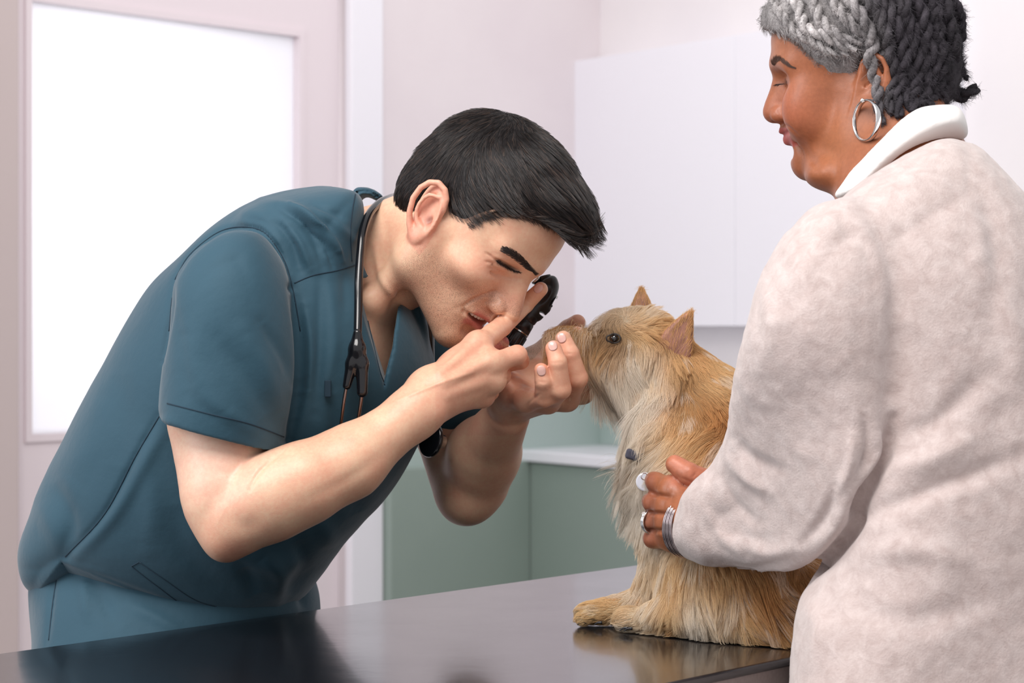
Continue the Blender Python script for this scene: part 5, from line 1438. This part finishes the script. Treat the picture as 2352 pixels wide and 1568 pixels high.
V, N = get_vn(dog_body); _, _, _, c = guide(V); set_col(dog_body, c*.55)
def vis(c_, n_):
    q = proj(c_); v = np.where(n_[:, 1] < .35, 1., .22)
    return v*np.where(q[:, 0] > 1860, .3, 1)*(1+1.2*np.exp(-((q[:, 0]-1430)/110)**2-((q[:, 1]-840)/130)**2))
NF = 85000
Pn, Nn = sample_mesh(dog_body, NF, 21, vis)
q = proj(Pn)
keep = ~((np.abs(q[:, 0]-1410) < 13) & (np.abs(q[:, 1]-776) < 11) & (Pn[:, 1] < .235)) & ~((q[:, 0] < 1275) & (np.abs(q[:, 1]-778) < 14))
Pn, Nn = Pn[keep], Nn[keep]; n_ = len(Pn); q = proj(Pn)
d, Lm, lf, c = guide(Pn)
D = np.stack([d[:, 0], .10*rng.standard_normal(n_)-.15, -d[:, 1]], 1)
D += np.stack([noise3(Pn+k_, 55) for k_ in (0, 3, 6)], 1)*.55+np.stack([noise3(Pn+k_, 18) for k_ in (1, 4, 7)], 1)*.25
c2 = c*(1+.25*noise3(Pn, 60)+.15*rng.standard_normal(n_))[:, None]
dk = noise3(Pn+9, 45) > .45; c2[dk] *= np.array([.82, .72, .62]); lt = noise3(Pn+19, 70) > .4; c2[lt] = c2[lt]*.5+pale*.5
Ls_ = Lm/1000*(.8+.6*rng.random(n_))*np.where(Lm > 20, 1.35, 1.15)*np.where(Pn[:, 2] < TZ+.02, .7, 1)
near_table = (Pn[:, 2] < TZ+.03)
Sx = grow(Pn, Nn, norm(D), Ls_, lf*1.35+.05+.25*rng.random(n_)**2, 9, .30, .75, 46, 4600, .66)
Sx[..., 2] = np.maximum(Sx[..., 2], TZ+.0015)
def guide_col(W):
    return np.concatenate([guide(w_)[3] for w_ in np.array_split(W, max(1, len(W)//20000))])
ct = guide_col(Sx[:, -1])*(1+.15*rng.standard_normal(n_))[:, None]*1.06; ct[lt] = ct[lt]*.5+pale*.5
tt_ = np.linspace(0, 1, Sx.shape[1])[None, :, None]**.7
c3 = c2[:, None, :]*1.06*(1-tt_)+ct[:, None, :]*1.04*tt_; c3 = np.clip(c3*np.minimum(1, .84/np.maximum(c3.max(2, keepdims=True), .01)), .01, 1)
m_fur = hair_mat('terrier_fur', .55, .25, .3)
hair_obj('fur', Sx, .00014, m_fur, dog, c3, .25)
# moustache hair that falls over the hand holding the muzzle
nm = 1500
tm = rng.random(nm); root = np.array([P(1262+100*t_, 774-9*math.sin(t_*3)+rng.normal()*7, .214-.006*t_+abs(rng.normal())*.016) for t_ in tm])
Dm = np.array([-.35, -.9, .6])+rng.standard_normal((nm, 3))*.4; Dm[:, 0] += (.5-tm)*-.2
W_ = norm(Dm); Ls2 = .036*(.3+.8*rng.random(nm)); pts = [root]; p_ = root
for i in range(1, 10):
    t_ = i/9; d2 = norm(W_*(1-t_)**1.6+np.array([-.05, .12, -1.0])*(t_*1.7)+np.stack([noise3(root+k_, 60) for k_ in (0, 3, 6)], 1)*.35*t_); p_ = p_+d2*(Ls2/9)[:, None]; pts.append(p_)
pts = np.stack(pts, 1); cl = rng.choice(nm, 190, replace=False); nr = nearest(root, root[cl]); tt2 = (np.linspace(0, 1, 10)**1.4)[None, :, None]*.7
pts = pts*(1-tt2)+pts[cl][nr]*tt2
cm = np.where((rng.random(nm) < .55)[:, None], cream, tan)*(.75+.4*rng.random(nm))[:, None]
hair_obj('moustache_fur', pts, .00013, m_fur, dog, np.clip(cm, 0, 1), .25)
# ears
m_ear = noisy('ear_inner', srgb(138, 96, 82), srgb(172, 124, 106), 90, .6, .2, .001)
def dogear(tip, base_l, base_r, depth_tip, depth_base, name):
    t_, a_, b_ = P(*tip, depth_tip), P(*base_l, depth_base), P(*base_r, depth_base)
    S = Sculpt(); c_ = (a_+b_)/2; n_ = 18
    nrm = norm(np.cross(b_-a_, t_-c_)); nrm = nrm if nrm[1] < 0 else -nrm
    for i in range(n_):
        k = i/(n_-1); w = (1-k**1.5)*.92+.03; l_, r_ = c_+(a_-c_)*w+(t_-c_)*k, c_+(b_-c_)*w+(t_-c_)*k
        S.add(cone(l_, r_, .0032-.0012*k), .004); 
        S.add(cone(c_+(t_-c_)*k-nrm*(.006*(1-k)), l_, .0022), .003); S.add(cone(c_+(t_-c_)*k-nrm*(.006*(1-k)), r_, .0022), .003)
    S.add(cone(a_, t_, .0026, .0014), .003); S.add(cone(b_, t_, .0026, .0014), .003)
    V, Fq = S.mesh(.0011); V = relax(V, Fq, 2, .5); o = mesh_np(name, V, Fq, m_ear, dog)
    sp, sn = sample_mesh(o, 3000, 31); up = norm(t_-c_)
    edge = np.minimum(seg_d(sp, np.array([a_, t_]))[0], seg_d(sp, np.array([b_, t_]))[0]) < .0042
    k_ = edge | (sn@nrm < .2) | (rng.random(len(sp)) < .22)
    sp, sn = sp[k_], sn[k_]; e_ = norm(sp-c_)
    Sx = grow(sp, sn, norm(up*1.0+e_*.25+rng.standard_normal((len(sp), 3))*.12), .0085*(.6+.6*rng.random(len(sp))), .12, 6, 0, .1, 60)
    hair_obj('ear_fur', Sx, .00014, m_fur, o, np.clip(gold[None]*(.7+.6*rng.random(len(sp)))[:, None]*np.array([.95, .85, .75]), 0, 1), .3)
    return o
dogear((1583, 724), (1512, 792), (1574, 848), .190, .196, 'ear')
dogear((1473, 674), (1456, 722), (1488, 720), .275, .270, 'ear')
# long hair falling from the near ear base
# eyes and nose
m_eye = simple('dog_eye', (.008, .006, .005), .03, spec=.9, coat=1)
V, F = lathe([(.0, .0001)]+[(.006*(1-math.cos(t_)), .0057*math.sin(t_)) for t_ in np.linspace(.1, math.pi-.1, 16)]+[(.012, .0001)], P(1411, 777, .198), P(1411, 777, .5), 30); pymesh('eye', V, F, m_eye, dog, True)
V, F = lathe([(.0, .0001)]+[(.006*(1-math.cos(t_)), .0057*math.sin(t_)) for t_ in np.linspace(.1, math.pi-.1, 16)]+[(.012, .0001)], P(1405, 775, .262), P(1405, 775, .5), 30); pymesh('eye', V, F, m_eye, dog, True)
m_nose = simple('dog_nose', (.012, .012, .016), .3, spec=.6)
S = Sculpt(); S.add(ell(P(1275, 776, .235), (.0085, .0105, .0085)), .002); S.add(ell(P(1284, 770, .235), (.008, .0085, .006)), .003)
S.sub(ell(P(1264, 780, .228), (.003, .0022, .002)), .001); S.sub(ell(P(1264, 780, .242), (.003, .0022, .002)), .001)
V, Fq = S.mesh(.0007); V = relax(V, Fq, 1, .4); mesh_np('nose', V, Fq, m_nose, dog)
# dark skin rim around the near eye
ring_ = np.array([P(1411+14*math.cos(t_)-(4 if math.cos(t_) < -.8 else 0), 777+10.5*math.sin(t_), .1985-.003*abs(math.cos(t_))) for t_ in np.linspace(0, 2*math.pi, 25)[:-1]])
tube_obj('eyelid', closed_spline(ring_, 60), .0009, simple('dog_lid', (.022, .016, .014), .5), dog, 8, True)
# claws
for i, (u, v_, y) in enumerate([(1328, 1438, .140), (1332, 1441, .147), (1366, 1445, .138), (1425, 1447, .095), (1435, 1449, .092)]):
    p_ = tz(u, v_, y, .003); tube_obj('claw', spline(np.array([p_+[.008, 0, .002], p_+[.003, 0, .0018], p_+[-.001, 0, -.0008]]), 8), np.linspace(.0018, .0004, 8), m_nose, dog, 8)
# collar: dark webbing with a buckle end, and the round tag
m_web = fabric('grey_webbing', srgb(62, 62, 74), srgb(84, 84, 98))
collar = empty('dog_collar', tuple(P(1470, 1045, .18)))
tag(collar, 'dark grey dog collar half hidden in the fur of the tan terrier', 'collar')
cp = spline(np.array([P(1640, 925, .150), P(1600, 960, .147), P(1550, 1000, .146), P(1500, 1030, .148), P(1462, 1046, .165), P(1462, 1050, .21), P(1500, 1030, .27), P(1560, 990, .29), P(1630, 940, .28), P(1665, 915, .22), P(1660, 915, .16)]), 90)
V, F = [], []
for i, p_ in enumerate(cp):
    t_ = norm(cp[min(i+1, 89)]-cp[max(i-1, 0)]); cen = P(1560, 985, .21); o_ = norm(p_-cen); s_ = norm(np.cross(t_, o_))
    for a_, b_ in ((-.0075, -.0012), (.0075, -.0012), (.0075, .0012), (-.0075, .0012)): V.append(p_+s_*a_+o_*b_)
F = [(i*4+j, i*4+(j+1) % 4, (i+1)*4+(j+1) % 4, (i+1)*4+j) for i in range(89) for j in range(4)]+[(0, 1, 2, 3), (359, 358, 357, 356)]
pymesh('strap', V, F, m_web, collar)
V, F = boxv((-.009, -.006, -.0055), (.009, .006, .0055), np.array([[.96, 0, .28], [0, 1, 0], [-.28, 0, .96]]), P(1456, 1045, .146)); bevel(pymesh('buckle', V, F, m_web, collar), .003, 4)
V, F = lathe([(0, .0086), (.0004, .0098), (.0016, .0098), (.002, .0086)], P(1482, 1106, .128), P(1478, 1106, -.5), 40)
pymesh('tag_disc', V, F, simple('white_enamel', srgb(226, 228, 240), .2, .3), collar)
V, F = torus(P(1480, 1094, .117), (.3, -1, .1), .0035, .0006, N=24, K=6); pymesh('split_ring', V, F, m_silver, collar, True)
